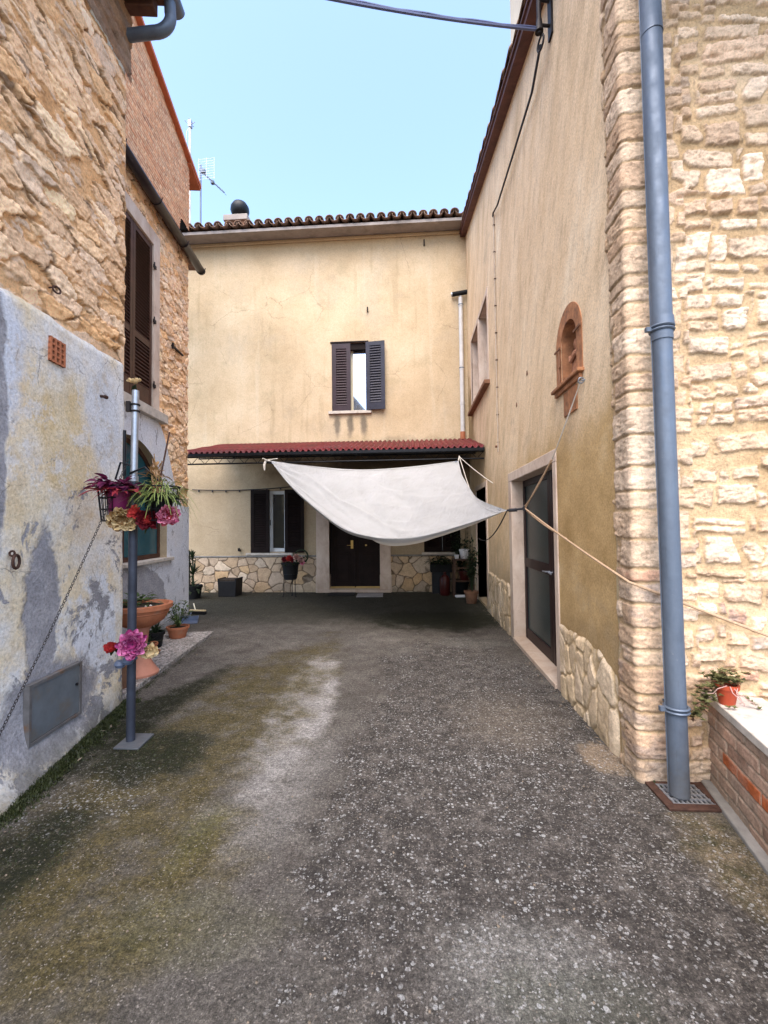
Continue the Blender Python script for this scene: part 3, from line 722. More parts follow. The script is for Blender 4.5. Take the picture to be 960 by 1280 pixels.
for a, b in zip(ss, ss[1:]): mb.add([(W_, a, -.05), (W_, b, -.05), (W_, b, top_at(b)), (W_, a, top_at(a))], [(0, 1, 2, 3)])
mb.add([(W_, yE, -.05), (-.6, yE, -.05), (-.6, yE, 3.2), (W_, yE, top_at(yE))], [(0, 1, 2, 3)])
mb.build('plaster', 'limewashed_plaster', rh)
mb = MB(FR); prof = [(ay0, az0)] + arch + [(ay1, az0)]
P = [[(xx, a, z) for a, z in prof] for xx in (W_, -.13)]; mb.grid(P); mb.build('arch_reveal', 'cream_render', rh)
mb = MB(FR); inn = [(ac+(q[0]-ac)*.94, azs+(q[1]-azs)*.94) for q in prof[1:-1]]; prof2 = [(inn[0][0], az0+.07)] + inn + [(inn[-1][0], az0+.07)]
P = [[(-.09, a, z) for a, z in prof], [(-.09, a, z) for a, z in prof2], [(-.12, a, z) for a, z in prof2]]; mb.grid(P); mb.box(-.12, -.088, ay0, ay1, az0, az0+.07); mb.box(-.12, -.086, ac-.04, ac+.04, az0+.07, azs+ar*.9)
w = mb.build('arched_window', 'shutter_brown', rh)
mb = MB(FR); mb.add([(-.108, a, z) for a, z in prof2], [tuple(range(len(prof2)))]); mb.build('pane', 'teal_glass', w, smooth=False)
mb = MB(FR); mb.box(-.1, .075, ay0-.1, ay1+.16, az0-.05, az0); mb.build('sill', 'coping_stone', w, bevel=.006)
# shuttered window above
def shutter(mb, P, w, h, n, t=.04, st=.075, rail=(.09, .11), mid=None):
    """P(u, v, d): u across 0..w, v up 0..h, d out of the leaf"""
    def bx(u0, u1, v0, v1, d0, d1):
        vs = [P(u, v, d) for d in (d0, d1) for v in (v0, v1) for u in (u0, u1)]
        mb.add(vs, [(0, 2, 3, 1), (4, 5, 7, 6), (0, 1, 5, 4), (2, 6, 7, 3), (0, 4, 6, 2), (1, 3, 7, 5)])
    bx(0, st, 0, h, 0, t); bx(w-st, w, 0, h, 0, t); bx(st, w-st, 0, rail[1], .003, t-.003); bx(st, w-st, h-rail[0], h, .003, t-.003)
    segs = [(rail[1], h-rail[0])]
    if mid: bx(st, w-st, mid-.045, mid+.045, .003, t-.003); segs = [(rail[1], mid-.045), (mid+.045, h-rail[0])]
    bx(st, w-st, rail[1], h-rail[0], .001, .006)
    tot = segs[-1][1]-segs[0][0]
    for a, b in segs:
        k = max(3, int(n*(b-a)/tot)); p = (b-a)/k
        for i in range(k):
            v = a+p*(i+.5)
            vs = [P(u, v+dv, d) for (dv, d) in ((p*.48, .010), (p*.48-.008, .006), (-p*.42, t-.004), (-p*.42+.008, t)) for u in (st-.004, w-st+.004)]
            mb.add(vs, [(0, 1, 3, 2), (2, 3, 5, 4), (4, 5, 7, 6), (6, 7, 1, 0), (0, 2, 4, 6), (1, 7, 5, 3)])
    return mb
zt, z0 = 5.96, 3.42; wm = (wy0+wy1)/2
mb = MB(FR); mb.box(-.12, .03, wy1, wy1+.20, z0-.02, zt+.22); mb.box(-.12, .03, wy0-.2, wy0, z0-.02, zt+.22); mb.box(-.12, .03, wy0, wy1, zt, zt+.22)
wf = mb.build('window_frame', 'travertine', rh, bevel=.006)
mb = MB(FR); mb.box(-.1, .10, wy0-.25, wy1+.36, z0-.16, z0-.02); mb.build('sill', 'coping_stone', wf, bevel=.008)
for a, b in ((wy0+.01, wm-.003), (wm+.003, wy1-.01)):
    shutter(MB(FR), lambda u, v, d, a=a: (-.035+d, a+u, z0+v), b-a, zt-z0-.01, 44, .04, .065, (.08, .26), .95).build('shutter', 'shutter_brown', wf, smooth=False)
mb = MB(FR)
for zz in (3.75, 4.75, 5.6): mb.box(.03, .045, wy1-.03, wy1+.05, zz, zz+.05); mb.cyl((.04, wy1-.005, zz-.02), (.04, wy1-.005, zz+.09), .010, n=8)
each(mb, 2, 'hinge', 'iron', wf)
mb = MB(FR); mb.box(.01, .04, 7.05*K, 7.5*K, 4.66, 4.685); mb.box(.02, .05, 7.05*K, 7.08*K, 4.62, 4.72); mb.build('shutter_stay', 'iron', rh)
mb = MB(FR); mb.prism([(0.0, 6.60), (.16, 6.55), (.16, 6.58), (-.27, 6.68), (-.27, 6.60)], 'y', 3.9*K, 8.15*K); mb.build('lower_roof', 'roof_tile', rh)
def gut(mb, cx, z, r, y0, y1):
    n = 12
    for rr in (r,):
        mb.grid([[(cx+rr*math.cos(math.pi*1.0+math.pi*i/n), yy, z+rr*math.sin(math.pi+math.pi*i/n)) for i in range(n+1)] for yy in (y0, y1)])
        mb.add([(cx+rr*math.cos(math.pi+math.pi*i/n), y1, z+rr*math.sin(math.pi+math.pi*i/n)) for i in range(n+1)], [tuple(range(n+1))])
    return mb
mb = gut(MB(FR), .15, 6.53, .075, 3.9*K, 8.05*K); g = mb.build('gutter', 'gutter_dark', rh, solid=.006)
mb = MB(FR)
for yy in (5.2, 6.2, 7.2, 8.0): mb.tube([(.15+.08*math.cos(math.pi+math.pi*i/10), yy*K, 6.53+.08*math.sin(math.pi+math.pi*i/10)) for i in range(11)] + [(.15+.09, yy*K, 6.56)], .008, 6)
each(mb, 1, 'bracket', 'iron', g)
# brick gable
yB = 8.53*K
U, V = uv(3.5*K, yB, 6.5, 10.6, .016)
h, c = bricks(U, V, 5, .26, .062, .016, ((.50, .21, .105), (.58, .27, .14), (.42, .17, .09), (.62, .33, .18), (.54, .24, .13)), (.64, .46, .30), .012)
lim = 9.58 - .28*(U/K-6.5)
kk = (V[:-1, 1:] < lim[:-1, :-1]) & (V[:-1, 1:] > 7.66 - 2*sms(8.2, 7.8, U[:-1, 1:]))
sp = sms(.1, .5, fbm(U*2.5, V*8, 12, 4))[..., None]*.35
surf('brick_gable', npf(FB)(h, U, V), c*(1-sp)+np.array((.55, .40, .27))*sp, 'brickwork', rh, kk)
def vz(y): return 9.58-.28*(y-6.5)
mb = MB(FB)
for o, (x0, x1, t0, t1) in enumerate(((-.3, .10, -.02, .05),)):
    a, b = 3.5, 8.95
    mb.add([(x, y*K, vz(y)+t) for y in (a, b) for t in (t0, t1) for x in (x0, x1)], [(0, 1, 3, 2), (4, 6, 7, 5), (0, 4, 5, 1), (2, 3, 7, 6), (0, 2, 6, 4), (1, 5, 7, 3)])
mb.build('verge', 'orange_soffit', rh)
mb = MB(FB); mb.box(-3.5, -.02, yB-.05, yB+.0, 7.66, vz(8.53)-.02); mb.box(-3.5, -.02, 3.5*K, 3.55*K, 6.5, 10.2); each(mb, 1, 'end_wall', 'brickwork', rh)
mb = MB(FB); mb.prism([(yB-.1, vz(8.43)-.06), (8.95*K, vz(8.95)-.06), (8.95*K, vz(8.95)-.02), (yB-.1, vz(8.43)-.02)], 'x', -2.5, .08); mb.build('eave_soffit', 'orange_soffit', rh)
mb = MB(FR); mb.box(-.7, -.03, yE-.04, yE-.005, 0, 6.6); mb.build('end_face', 'limewashed_plaster', rh)

# ------------------------------------------------------------------ far house
bh = thing('cream_house', 'cream rendered house across the far end with brown shutters and tiled eave', 'house', (-2.4, 12.5, 0))
bw = (-1.95, -1.03, 4.44, 6.14)          # upper window
lw = (-3.56, -3.10, .99, 2.50)           # lower window
dd = (-2.04, -.80, .09, 2.30)            # door
rw_ = (.27, 1.15, .95, 2.25)             # window beside the stool
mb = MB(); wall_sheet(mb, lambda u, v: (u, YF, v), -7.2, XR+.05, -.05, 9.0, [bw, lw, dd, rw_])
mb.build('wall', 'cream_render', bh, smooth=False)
def reveal(mb, x0, x1, z0, z1, y, d):
    mb.add([(x0, y, z0), (x1, y, z0), (x1, y, z1), (x0, y, z1), (x0, y+d, z0), (x1, y+d, z0), (x1, y+d, z1), (x0, y+d, z1)], [(0, 1, 5, 4), (1, 2, 6, 5), (2, 3, 7, 6), (3, 0, 4, 7)])
    return mb
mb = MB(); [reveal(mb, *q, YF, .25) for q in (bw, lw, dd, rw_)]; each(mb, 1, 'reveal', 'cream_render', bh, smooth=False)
# plinth of crazy paving either side of the door
for a, b, sd in ((-5.6, -2.36, 3), (-.535, XR, 8)):
    U, V = uv(a, b, -.05, .86, .011)
    h, c = crazy(U, V, sd)
    h = h + .022 - .02*sms(.02, 0, .86-V)
    h = np.where(V > .855, -.01, h)
    surf('stone_plinth', np.stack([U, YF-h, V], -1), c, 'paving_stone', bh)
mb = MB(); mb.box(-5.6, -2.36, YF-.045, YF+.005, .86, .90); mb.box(-.535, XR, YF-.045, YF+.005, .86, .90); each(mb, 1, 'plinth_cap', 'concrete_foot', bh, bevel=.008)
# door surround and door
mb = MB(); mb.box(-2.36, -2.04, YF-.05, YF+.2, .10, 2.3); mb.box(-.80, -.535, YF-.05, YF+.2, .10, 2.3); mb.box(-2.36, -.535, YF-.05, YF+.2, 2.302, 2.55)
mb.box(-2.375, -2.035, YF-.065, YF+.2, -.02, .42); mb.box(-.805, -.52, YF-.065, YF+.2, -.02, .42); mb.box(-2.36, -.535, YF-.12, YF+.2, -.02, .075)
mb.build('door_frame', 'travertine', bh, bevel=.006)
mb = MB(); y = YF+.12
mb.box(-2.04, -.80, y, y+.05, .085, 2.30)
for x0, x1 in ((-2.0, -1.45), (-1.39, -.84)):
    for z0, z1 in ((.22, .95), (1.1, 2.15)):
        mb.box(x0+.08, x1-.08, y-.014, y, z0, z1); mb.box(x0+.13, x1-.13, y-.024, y-.014, z0+.05, z1-.05)
mb.box(-1.44, -1.40, y-.03, y, .09, 2.3)
dr = mb.build('front_door', 'door_wood', bh, bevel=.005)
mb = MB(); mb.cyl((-1.50, y-.06, 1.13), (-1.50, y, 1.13), .012); mb.tube([(-1.50, y-.055, 1.13), (-1.62, y-.06, 1.13)], .009, 8); mb.box(-1.53, -1.47, y-.018, y, 1.05, 1.25)
mb.build('handle', 'brass', dr); mb = MB(); mb.cyl((-1.15, y-.06, 1.13), (-1.15, y, 1.13), .022); mb.build('knob', 'brass', dr)
mb = MB(); mb.box(-2.03, -.81, y-.03, y-.002, .09, .12); mb.build('threshold_strip', 'brass', dr)
# upper window
def window(mb, x0, x1, z0, z1, y, f=.05, t=.05):
    mb.box(x0, x0+f, y, y+t, z0, z1); mb.box(x1-f, x1, y, y+t, z0, z1); mb.box(x0+f, x1-f, y+.002, y+t-.002, z0, z0+f); mb.box(x0+f, x1-f, y+.002, y+t-.002, z1-f, z1); return mb
xm = (bw[0]+bw[1])/2
w = window(window(MB(), bw[0], xm, bw[2], bw[3], YF+.14, .055), xm, bw[1], bw[2], bw[3], YF+.14, .055).build('upper_window', 'cream_frame', bh, bevel=.004)
mb = MB(); mb.add([(bw[0]+.05, YF+.165, bw[2]+.05), (bw[1]-.05, YF+.165, bw[2]+.05), (bw[1]-.05, YF+.165, bw[3]-.05), (bw[0]+.05, YF+.165, bw[3]-.05)], [(0, 1, 2, 3)]); mb.build('pane', 'sky_glass', w, smooth=False)
mb = MB(); mb.box(bw[0]-.08, bw[1]+.06, YF-.075, YF+.14, bw[2]-.075, bw[2]-.004); mb.build('sill', 'coping_stone', w, bevel=.006)
mb = MB(); mb.box(bw[0]+.002, bw[1]-.002, YF+.02, YF+.10, bw[3]-.16, bw[3]-.003); mb.box(bw[0]-.03, bw[1]+.0, YF-.03, YF+.0, bw[3]+.0, bw[3]+.035); mb.build('shutter_box', 'shutter_dark', w)
shutter(MB(), lambda u, v, d: (bw[0]+.01+u, YF+.02-d, bw[2]+.01+v), .46, bw[3]-bw[2]-.02, 22, .04, .10, (.13, .13)).build('left_shutter', 'shutter_paint', w, smooth=False)
an = R(12)
shutter(MB(), lambda u, v, d: (bw[1]-.07+u*math.cos(an)+d*math.sin(an), YF-.045-u*math.sin(an)*.55-d*math.cos(an), bw[2]+.0+v), .48, bw[3]-bw[2]-.02, 22, .04, .10, (.10, .17)).build('right_shutter', 'shutter_sheen', w, smooth=False)
w['label'] = 'upper window with one shutter closed and one open'
# lower left window
w = window(MB(), lw[0], lw[1], lw[2], lw[3], YF+.06, .085).build('lower_window', 'white_frame', bh, bevel=.004)
mb = MB(); mb.add([(lw[0]+.06, YF+.10, lw[2]+.06), (lw[1]-.02, YF+.10, lw[2]+.06), (lw[1]-.02, YF+.10, lw[3]-.06), (lw[0]+.06, YF+.10, lw[3]-.06)], [(0, 1, 2, 3)]); mb.build('pane', 'dark_glass', w, smooth=False)
mb = MB(); mb.box(-4.12, -2.95, YF-.07, YF+.05, .905, .965); mb.build('sill', 'coping_stone', w, bevel=.006)
mb = MB(); mb.tube([(lw[0]+.04, YF+.05, 1.65), (lw[0]+.04, YF+.02, 1.65), (lw[0]+.04, YF+.01, 1.78)], .010, 8); mb.build('handle', 'black_metal', w)
for x0, x1 in ((-3.99, -3.525), (-3.135, -2.66)):
    shutter(MB(), lambda u, v, d, x0=x0: (x0+u, YF-.03-d, .97+v), x1-x0, 1.55, 24, .04, .08).build('shutter', 'shutter_dark', w, smooth=False)
# lower right window
w = window(MB(), *rw_, YF+.1, .05).build('lower_window', 'shutter_dark', bh)
for o in (.01, .445): shutter(MB(), lambda u, v, d, o=o: (rw_[0]+o+u, YF+.07-d, rw_[2]+.01+v), .43, 1.28, 22).build('shutter', 'shutter_dark', w, smooth=False)
mb = MB(); mb.box(rw_[0]-.06, rw_[1]+.06, YF-.06, YF+.1, rw_[2]-.055, rw_[2]-.003); mb.build('sill', 'coping_stone', w, bevel=.006)
# eave and roof
mb = MB(); mb.prism([(YF-.44, 8.79), (YF-.44, 8.86), (YF+.05, 8.90), (YF+.05, 8.83)], 'x', -7.2, XR-.005); mb.build('eave_soffit', 'soffit_grey', bh)
mb = MB(); mb.box(-7.2, XR-.005, YF-.05, YF-.002, 8.74, 8.822); mb.build('cornice', 'cream_render', bh, bevel=.02)

def coppi(mb, x0, x1, pitch, y0, z0, slope, rows, L=.46, seed=1):
    rng = random.Random(seed); n = 8; ca, sa = math.cos(slope), math.sin(slope)
    k = int((x1-x0)/pitch)
    for i in range(k+1):
        for j in range(rows):
            for kind in (0, 1):
                cx = x0+i*pitch+(0 if kind == 0 else pitch*.5)+rng.uniform(-.008, .008)
                if cx > x1: continue
                s0 = j*L*.82+rng.uniform(-.015, .015); s1 = s0+L
                P = []
                for s_, r, lift in ((s0, .098, .024), (s1, .078, .0)):
                    ro = []
                    for q in range(n+1):
                        t = math.pi*q/n
                        dx = -math.cos(t)*r; dz = math.sin(t)*r*.86
                        if kind: dz = -dz*.9+.075
                        zz = (.035 if kind == 0 else 0)+dz+lift
                        ro.append((cx+dx, y0+s_*ca-zz*sa, z0+s_*sa+zz*ca))
                    P.append(ro)
                mb.grid(P)
    return mb
coppi(MB(), -7.1, XR-.1, .248, YF-.50, 8.885, R(15), 8).build('roof_tiles', 'roof_tile', bh, solid=.016, ang=60)
mb = MB(); mb.prism([(YF-.42, 8.85), (YF-.42, 8.875), (16, 10.35), (16, 10.25)], 'x', -7.2, XR-.005); mb.build('roof_deck', 'soffit_wood', bh)
mb = MB(); mb.tube([(.375, YF, 8.50), (.375, YF-.05, 8.50), (.375, YF-.055, 8.62)], .018, 6); mb.tube([(-1.04, YF, 6.9), (-1.04, YF-.05, 6.9), (-1.04, YF-.055, 7.0)], .018, 6); mb.tube([(-4.29, YF, 1.03), (-4.29, YF-.06, 1.03), (-4.29, YF-.06, 1.09)], .03, 6)
each(mb, 1, 'wall_hook', 'iron', bh)
# white vertical pipe with dark tee
mb = MB(); px_ = 1.235
mb.cyl((px_, YF-.075, 3.82), (px_, YF-.075, 7.12), .052, n=16)
for zz in (4.5, 5.35, 6.9): mb.cyl((px_, YF-.075, zz), (px_, YF-.075, zz+.06), .060, n=16)
mb.cyl((px_, YF-.075, 7.12), (px_, YF-.075, 7.2), .03, n=12)
pp = mb.build('vent_pipe', 'white_pvc', bh)
mb = MB(); mb.cyl((px_-.2, YF-.09, 7.20), (px_+.27, YF-.12, 7.245), .055, n=16); mb.build('tee', 'black_plastic', pp)
mb = MB(); mb.cyl((px_-.225, YF-.0885, 7.197), (px_-.2, YF-.09, 7.20), .05, n=16); mb.build('cap', 'galvanised', pp)
mb = MB()
for zz in (5.38, 6.93): mb.cyl((px_, YF-.075, zz), (px_, YF-.075, zz+.022), .064, n=16); mb.box(px_-.012, px_+.012, YF-.07, YF, zz, zz+.022)
each(mb, 2, 'clip', 'slate_metal', pp)
mb = MB(); mb.cyl((px_, YF-.075, 3.66), (px_, YF-.075, 3.84), .062, n=16); mb.build('collar', 'terracotta', pp)
# chimney
mb = MB(); cx, cy = -4.78, 11.9; mb.box(cx-.27, cx+.27, cy-.24, cy+.24, 9.1, 10.10); ch = mb.build('chimney', 'wall_brown', bh)
mb = MB(); mb.box(cx-.34, cx+.34, cy-.3, cy+.3, 10.102, 10.26); mb.build('cap_slab', 'soffit_grey', ch, bevel=.01)
mb = MB(); mb.cyl((cx, cy, 10.26), (cx, cy, 10.42), .14, n=16)
mb.lathe((cx+.02, cy, 10.38), [(.13, -.02), (.22, .05), (.26, .16), (.25, .27), (.19, .37), (.09, .43), (.01, .45)], 18); mb.build('cowl', 'black_metal', ch)

# ------------------------------------------------------------------ right hand house
sh = thing('corner_house', 'sand rendered house with bare stone front, glazed door and wall shrine', 'house', (2.6, 6.5, 0))
gd = (4.42, 6.24, .04, 2.20)             # glazed door opening along y
uw = (7.92, 10.0, 4.16, 5.75)            # upper window
sd_ = (8.35, 9.6, .05, 2.32)             # side door in the corner
nh = (3.74, 4.10, 2.86, 3.40)            # niche
def FX(u, v): return (XR, u, v)
mb = MB()
def vtop(y): return 8.22+.29*(y-9.14)
wall_sheet(mb, FX, 2.95, 10.75, -.05, 6.38, [gd, uw, sd_, nh])
mb.add([(XR, 2.95, 6.38), (XR, 10.75, 6.38), (XR, 10.75, vtop(10.75)+.15), (XR, 2.95, vtop(2.95)+.15)], [(0, 1, 2, 3)])
mb.build('wall', 'sand_render', sh, smooth=False)
def revx(mb, y0, y1, z0, z1, d, x=XR):
    mb.add([(x, y0, z0), (x, y1, z0), (x, y1, z1), (x, y0, z1), (x+d, y0, z0), (x+d, y1, z0), (x+d, y1, z1), (x+d, y0, z1)], [(0, 1, 5, 4), (1, 2, 6, 5), (2, 3, 7, 6), (3, 0, 4, 7)]); return mb
# stone corner: one relief surface bent round the arris; u<0 runs along the side, u>0 along the front
YC = 2.87; rad = .012
U, V = uv(-.26, 1.35, -.05, 6.4, .0072)
h, m, r1, r2 = courses(U, V, 23, edges=((.15, .25), (.17, .34)))
tone = [(.76, .63, .50), (.68, .53, .39), (.80, .69, .57), (.61, .46, .33), (.76, .60, .47), (.56, .45, .36), (.78, .66, .54)]
mort = pal(np.clip(.5+.7*fbm(U*2.5, V*2.5, 301, 4), 0, 1), [(.46, .34, .20), (.56, .43, .275), (.64, .52, .37)])
sc = pal(r1, tone)*(.85+.28*r2[..., None])
lowz = sms(2.2, 1.0, V)
red = (sms(.72, .8, hsh(np.floor(r1*997), np.floor(r2*991), 5))*lowz*sms(-.1, .5, fbm(U*9, V*11, 77, 4)))[..., None]*.55
sc = sc*(1-red) + np.array((.48, .22, .16))*red
gr = (sms(.5, .56, hsh(np.floor(r2*983), np.floor(r1*977), 9))*lowz*sms(-.1, .5, fbm(U*10+3, V*12, 79, 4)))[..., None]*.55
sc = sc*(1-gr) + np.array((.34, .31, .32))*gr
ys = sms(.35, .75, fbm(U*5, V*6, 83, 4))[..., None]*.3
sc = sc*(1-ys) + np.array((.60, .37, .20))*ys
dk = sms(-.25, -.55, fbm(U*26, V*40, 85, 4))[..., None]*.55*m[..., None]
sc = sc*(1-dk) + np.array((.22, .15, .10))*dk
c = (mort*(1-m[..., None]) + sc*m[..., None])*np.array((.93, .835, .745))
edge = (m*(1-m)*4)[..., None]*.62*sms(-.35, .25, fbm(U*6, V*8, 93, 3))[..., None]  # shadow lines round the stones, painted as dark joint edges
c = c*(1-edge*.75) + np.array((.14, .095, .06))*edge*.75
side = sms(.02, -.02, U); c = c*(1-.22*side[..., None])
arc = rad*math.pi/2
t = np.clip((U+arc/2)/arc, 0, 1)*math.pi/2            # 0 on the side, pi/2 on the front
nx, ny = -np.cos(t), -np.sin(t)
bx = XR+rad+nx*rad + np.maximum(U-arc/2, 0); by = YC+rad+ny*rad + np.maximum(-U-arc/2, 0)
qz = sms(.36, .24, U); hh = h*(1.1-.5*qz)+.006+.006*qz; hh = hh - .03*sms(-.21, -.245, U+.03*fbm(V*3, U*0, 55, 3))
surf('stone_front', np.stack([bx+nx*hh, by+ny*hh, V], -1), c, 'cut_stone', sh)
# rough edge of the render where it meets the corner stones
U, V = uv(3.02, 3.22, .0, 6.4, .014)
e = .075+.06*fbm(V*1.7, V*0, 19, 5)
h = .022*sms(.012, -.012, U-3.02-e) - .012 + .003*fbm(U*30, V*30, 21, 3)
surf('mortar_edge', np.stack([XR-h, U, V], -1), np.ones(U.shape+(3,)), 'lime_mortar', sh)
# crazy stone plinth near the door, and beyond it
for a, b, zt_, sd in ((3.12, 4.30, .78, 14), (6.44, 8.3, .86, 17), (9.62, 10.68, .86, 19)):
    U, V = uv(a, b, -.05, zt_, .011)
    h, c = crazy(U, V, sd, .15, 1.75, .6, ((.58, .45, .31), (.66, .53, .38), (.50, .38, .25), (.62, .47, .30)),   .09, .012, (.40, .29, .165))
    h = h + .006*fbm(U*14, V*14, sd+5, 5, .65); dk = sms(-.1, -.5, fbm(U*6, V*5, sd+9, 4))[..., None]*.5; c = c*(1-dk)+np.array((.30, .21, .11))*dk
    tpz = zt_ - .10 + .05*fbm(U*5, V*0, sd, 3) - (.12*sms(3.5, 3.15, U) if sd == 14 else 0)
    h = (h+.010)*sms(0, .05, tpz-V)*sms(a, a+.08, U) - .004
    surf('stone_plinth', np.stack([XR-h, U, V], -1), c, 'paving_stone', sh)
# door surround
mb = MB(); mb.box(XR-.012, XR+.24, 6.24, 6.41, .002, 2.20); mb.box(XR-.012, XR+.24, 4.315, 4.42, .002, 2.20); mb.box(XR-.014, XR+.24, 4.315, 6.41, 2.202, 2.325)
mb.box(XR-.03, XR+.24, 4.422, 6.238, -.03, .045); mb.build('door_frame', 'travertine', sh, bevel=.006)
mb = MB(); xd = XR+.15; ym = 5.05
def leaf_door(mb, y0, y1, z0, z1, x, f=.085, t=.05, mid=None):
    mb.box(x, x+t, y0, y0+f, z0, z1); mb.box(x, x+t, y1-f, y1, z0, z1); mb.box(x+.002, x+t-.002, y0+f, y1-f, z0, z0+.14); mb.box(x+.002, x+t-.002, y0+f, y1-f, z1-f, z1)
    if mid: mb.box(x+.002, x+t-.002, y0+f, y1-f, mid-.06, mid+.06)
    return mb
leaf_door(leaf_door(mb, gd[0], ym-.002, .047, 2.20, xd, mid=1.08), ym+.002, gd[1], .047, 2.20, xd, mid=1.08)
gdoor = mb.build('glazed_door', 'door_metal', sh, bevel=.005)
for a, b in ((gd[0]+.08, ym-.08), (ym+.08, gd[1]-.08)):
    for z0, z1 in ((.18, 1.03), (1.13, 2.12)):
        mb = MB(); mb.box(xd+.018, xd+.03, a, b, z0, z1); mb.build('pane', 'frosted_glass', gdoor)
mb = MB()
for yy, s_ in ((ym-.045, -1), (ym+.05, 1)): mb.cyl((xd-.05, yy, 1.06), (xd, yy, 1.06), .010, n=8); mb.tube([(xd-.045, yy, 1.06), (xd-.048, yy+s_*.11, 1.055)], .009, 8)
each(mb, 2, 'handle', 'galvanised', gdoor)
mb = MB(); mb.box(XR+.35, XR+.37, gd[0]-.2, gd[1]+.2, 0, 2.4); mb.build('dark_room', 'dark_void', gdoor)
# upper window of two lights, deep pale reveals
mb = MB(); revx(mb, *uw, .40); mb.build('reveal', 'travertine', sh, smooth=False)
mb = MB(); mb.box(XR+.1, XR+.42, 8.86, 9.02, uw[2], uw[3]); mb.box(XR-.012, XR+.1, 8.86, 9.02, uw[2], uw[3])
mb.box(XR-.012, XR+.02, uw[0]-.1, uw[0], uw[2], uw[3]+.1); mb.box(XR-.012, XR+.02, uw[1], uw[1]+.1, uw[2], uw[3]+.1); mb.box(XR-.012, XR+.02, uw[0], uw[1], uw[3], uw[3]+.1)
w = mb.build('double_window', 'travertine', sh, bevel=.006)
mb = MB(); mb.add([(XR+.38, uw[0], uw[2]), (XR+.38, uw[1], uw[2]), (XR+.38, uw[1], uw[3]), (XR+.38, uw[0], uw[3])], [(0, 1, 2, 3)]); mb.build('pane', 'dark_glass', w, smooth=False)
mb = MB(); mb.box(XR-.10, XR+.3, uw[0]-.16, uw[1]+.12, uw[2]-.075, uw[2]-.003); mb.build('sill', 'wall_brown', w, bevel=.006)
# side door in the corner
mb = MB(); revx(mb, *sd_, .35); mb.build('reveal', 'cream_render', sh, smooth=False)
mb = MB(); mb.box(XR-.02, XR+.3, sd_[0]-.12, sd_[0], .002, sd_[3]+.1); mb.box(XR-.02, XR+.3, sd_[1], sd_[1]+.12, .002, sd_[3]+.1); mb.box(XR-.018, XR+.3, sd_[0], sd_[1], sd_[3], sd_[3]+.1); mb.build('door_frame', 'travertine', sh, bevel=.005)
mb = MB(); leaf_door(mb, sd_[0], sd_[1], .05, sd_[3], XR+.2, mid=1.0); mb.box(XR+.215, XR+.235, sd_[0]+.08, sd_[1]-.08, .15, sd_[3]-.06); mb.build('side_door', 'door_wood', sh)
# shrine niche
ns = MB(); yc, ro, ri, zs = 3.92, .315, .19, 3.21
def ang_pts(r, k, rz=None, n=18): return [(yc+r*math.cos(math.pi*i/n), zs+(rz or r)*math.sin(math.pi*i/n)) for i in range(n+1)]
o_ = [(yc+ro, 2.86)] + ang_pts(ro, 1, .31) + [(yc-ro, 2.86)]; i_ = [(yc+ri, 2.86)] + ang_pts(ri, 1, .175) + [(yc-ri, 2.86)]
ns.grid([[(XR, *q) for q in o_], [(XR-.007, *q) for q in o_], [(XR-.007, *q) for q in i_], [(XR+.16, *q) for q in i_]])
nf = ns.build('shrine_niche', 'niche_brick', sh)
mb = MB(); mb.add([(XR+.16, *q) for q in i_], [tuple(range(len(i_)))]); mb.build('back_panel', 'statue_clay', nf, smooth=False)
mb = MB(); mb.box(XR-.055, XR+.16, 3.585, 4.27, 2.828, 2.858); mb.box(XR-.03, XR, 3.62, 4.24, 2.785, 2.826); mb.build('shelf', 'niche_brick', nf, bevel=.006)
mb = MB(); mb.box(XR-.012, XR+.02, 3.74, 4.05, 2.56, 2.772); mb.box(XR-.018, XR+.0, 3.90, 3.905, 2.56, 2.77); mb.build('apron_brick', 'niche_brick', nf, bevel=.004)
mb = MB(); mb.lathe((XR+.08, 3.93, 2.86), [(.075, 0), (.08, .02), (.06, .10), (.055, .18), (.065, .235), (.05, .26), (.025, .275), (.038, .30), (.042, .33), (.03, .365), (.004, .375)], 14, .8, 1.); mb.tube([(XR+.04, 3.87, 3.08), (XR+.015, 3.92, 3.02), (XR+.03, 3.97, 3.08)], .018, 6); mb.build('relief_figure', 'statue_clay', nf)
mb = MB(); mb.box(XR-.024, XR-.014, 3.60, 3.75, 3.205, 3.222); mb.box(XR-.024, XR-.014, 4.09, 4.24, 3.205, 3.222); each(mb, 1, 'impost', 'wall_brown', nf)
mb = MB(); mb.tube([(XR-.02, 4.12, 2.87), (XR-.022, 4.11, 2.95), (XR-.02, 4.13, 3.02), (XR-.022, 4.10, 3.09), (XR-.02, 4.12, 3.19)], .010, 6); mb.torus((XR-.02, 4.13, 2.94), .02, .006, (1, 0, 0), 10, 5); mb.torus((XR-.02, 4.12, 3.05), .016, .006, (1, 0, 0), 10, 5); mb.build('ornament', 'wall_brown', nf)
# verge, roof, taller part behind
mb = MB()
a, b = 1.2, 12.5
for x0, x1, t0, t1 in ((XR-.13, 4.5, .0, .07), (XR-.155, 4.5, .072, .10)):
    mb.add([(x, y, vtop(y)+t) for y in (a, b) for t in (t0, t1) for x in (x0, x1)], [(0, 1, 3, 2), (4, 6, 7, 5), (0, 4, 5, 1), (2, 3, 7, 6), (0, 2, 6, 4), (1, 5, 7, 3)])
mb.build('verge_board', 'verge_wood', sh)
coppi(MB(), XR-.07, XR+1.6, .248, 1.2, vtop(1.2)+.115, math.atan(.29), 29, seed=5).build('roof_tiles', 'roof_tile', sh, solid=.016, ang=60)
mb = MB(); mb.box(1.93, 3.6, 6.4, 8.0, 7.6, 13.5); mb.build('upper_wall', 'pale_render', sh)
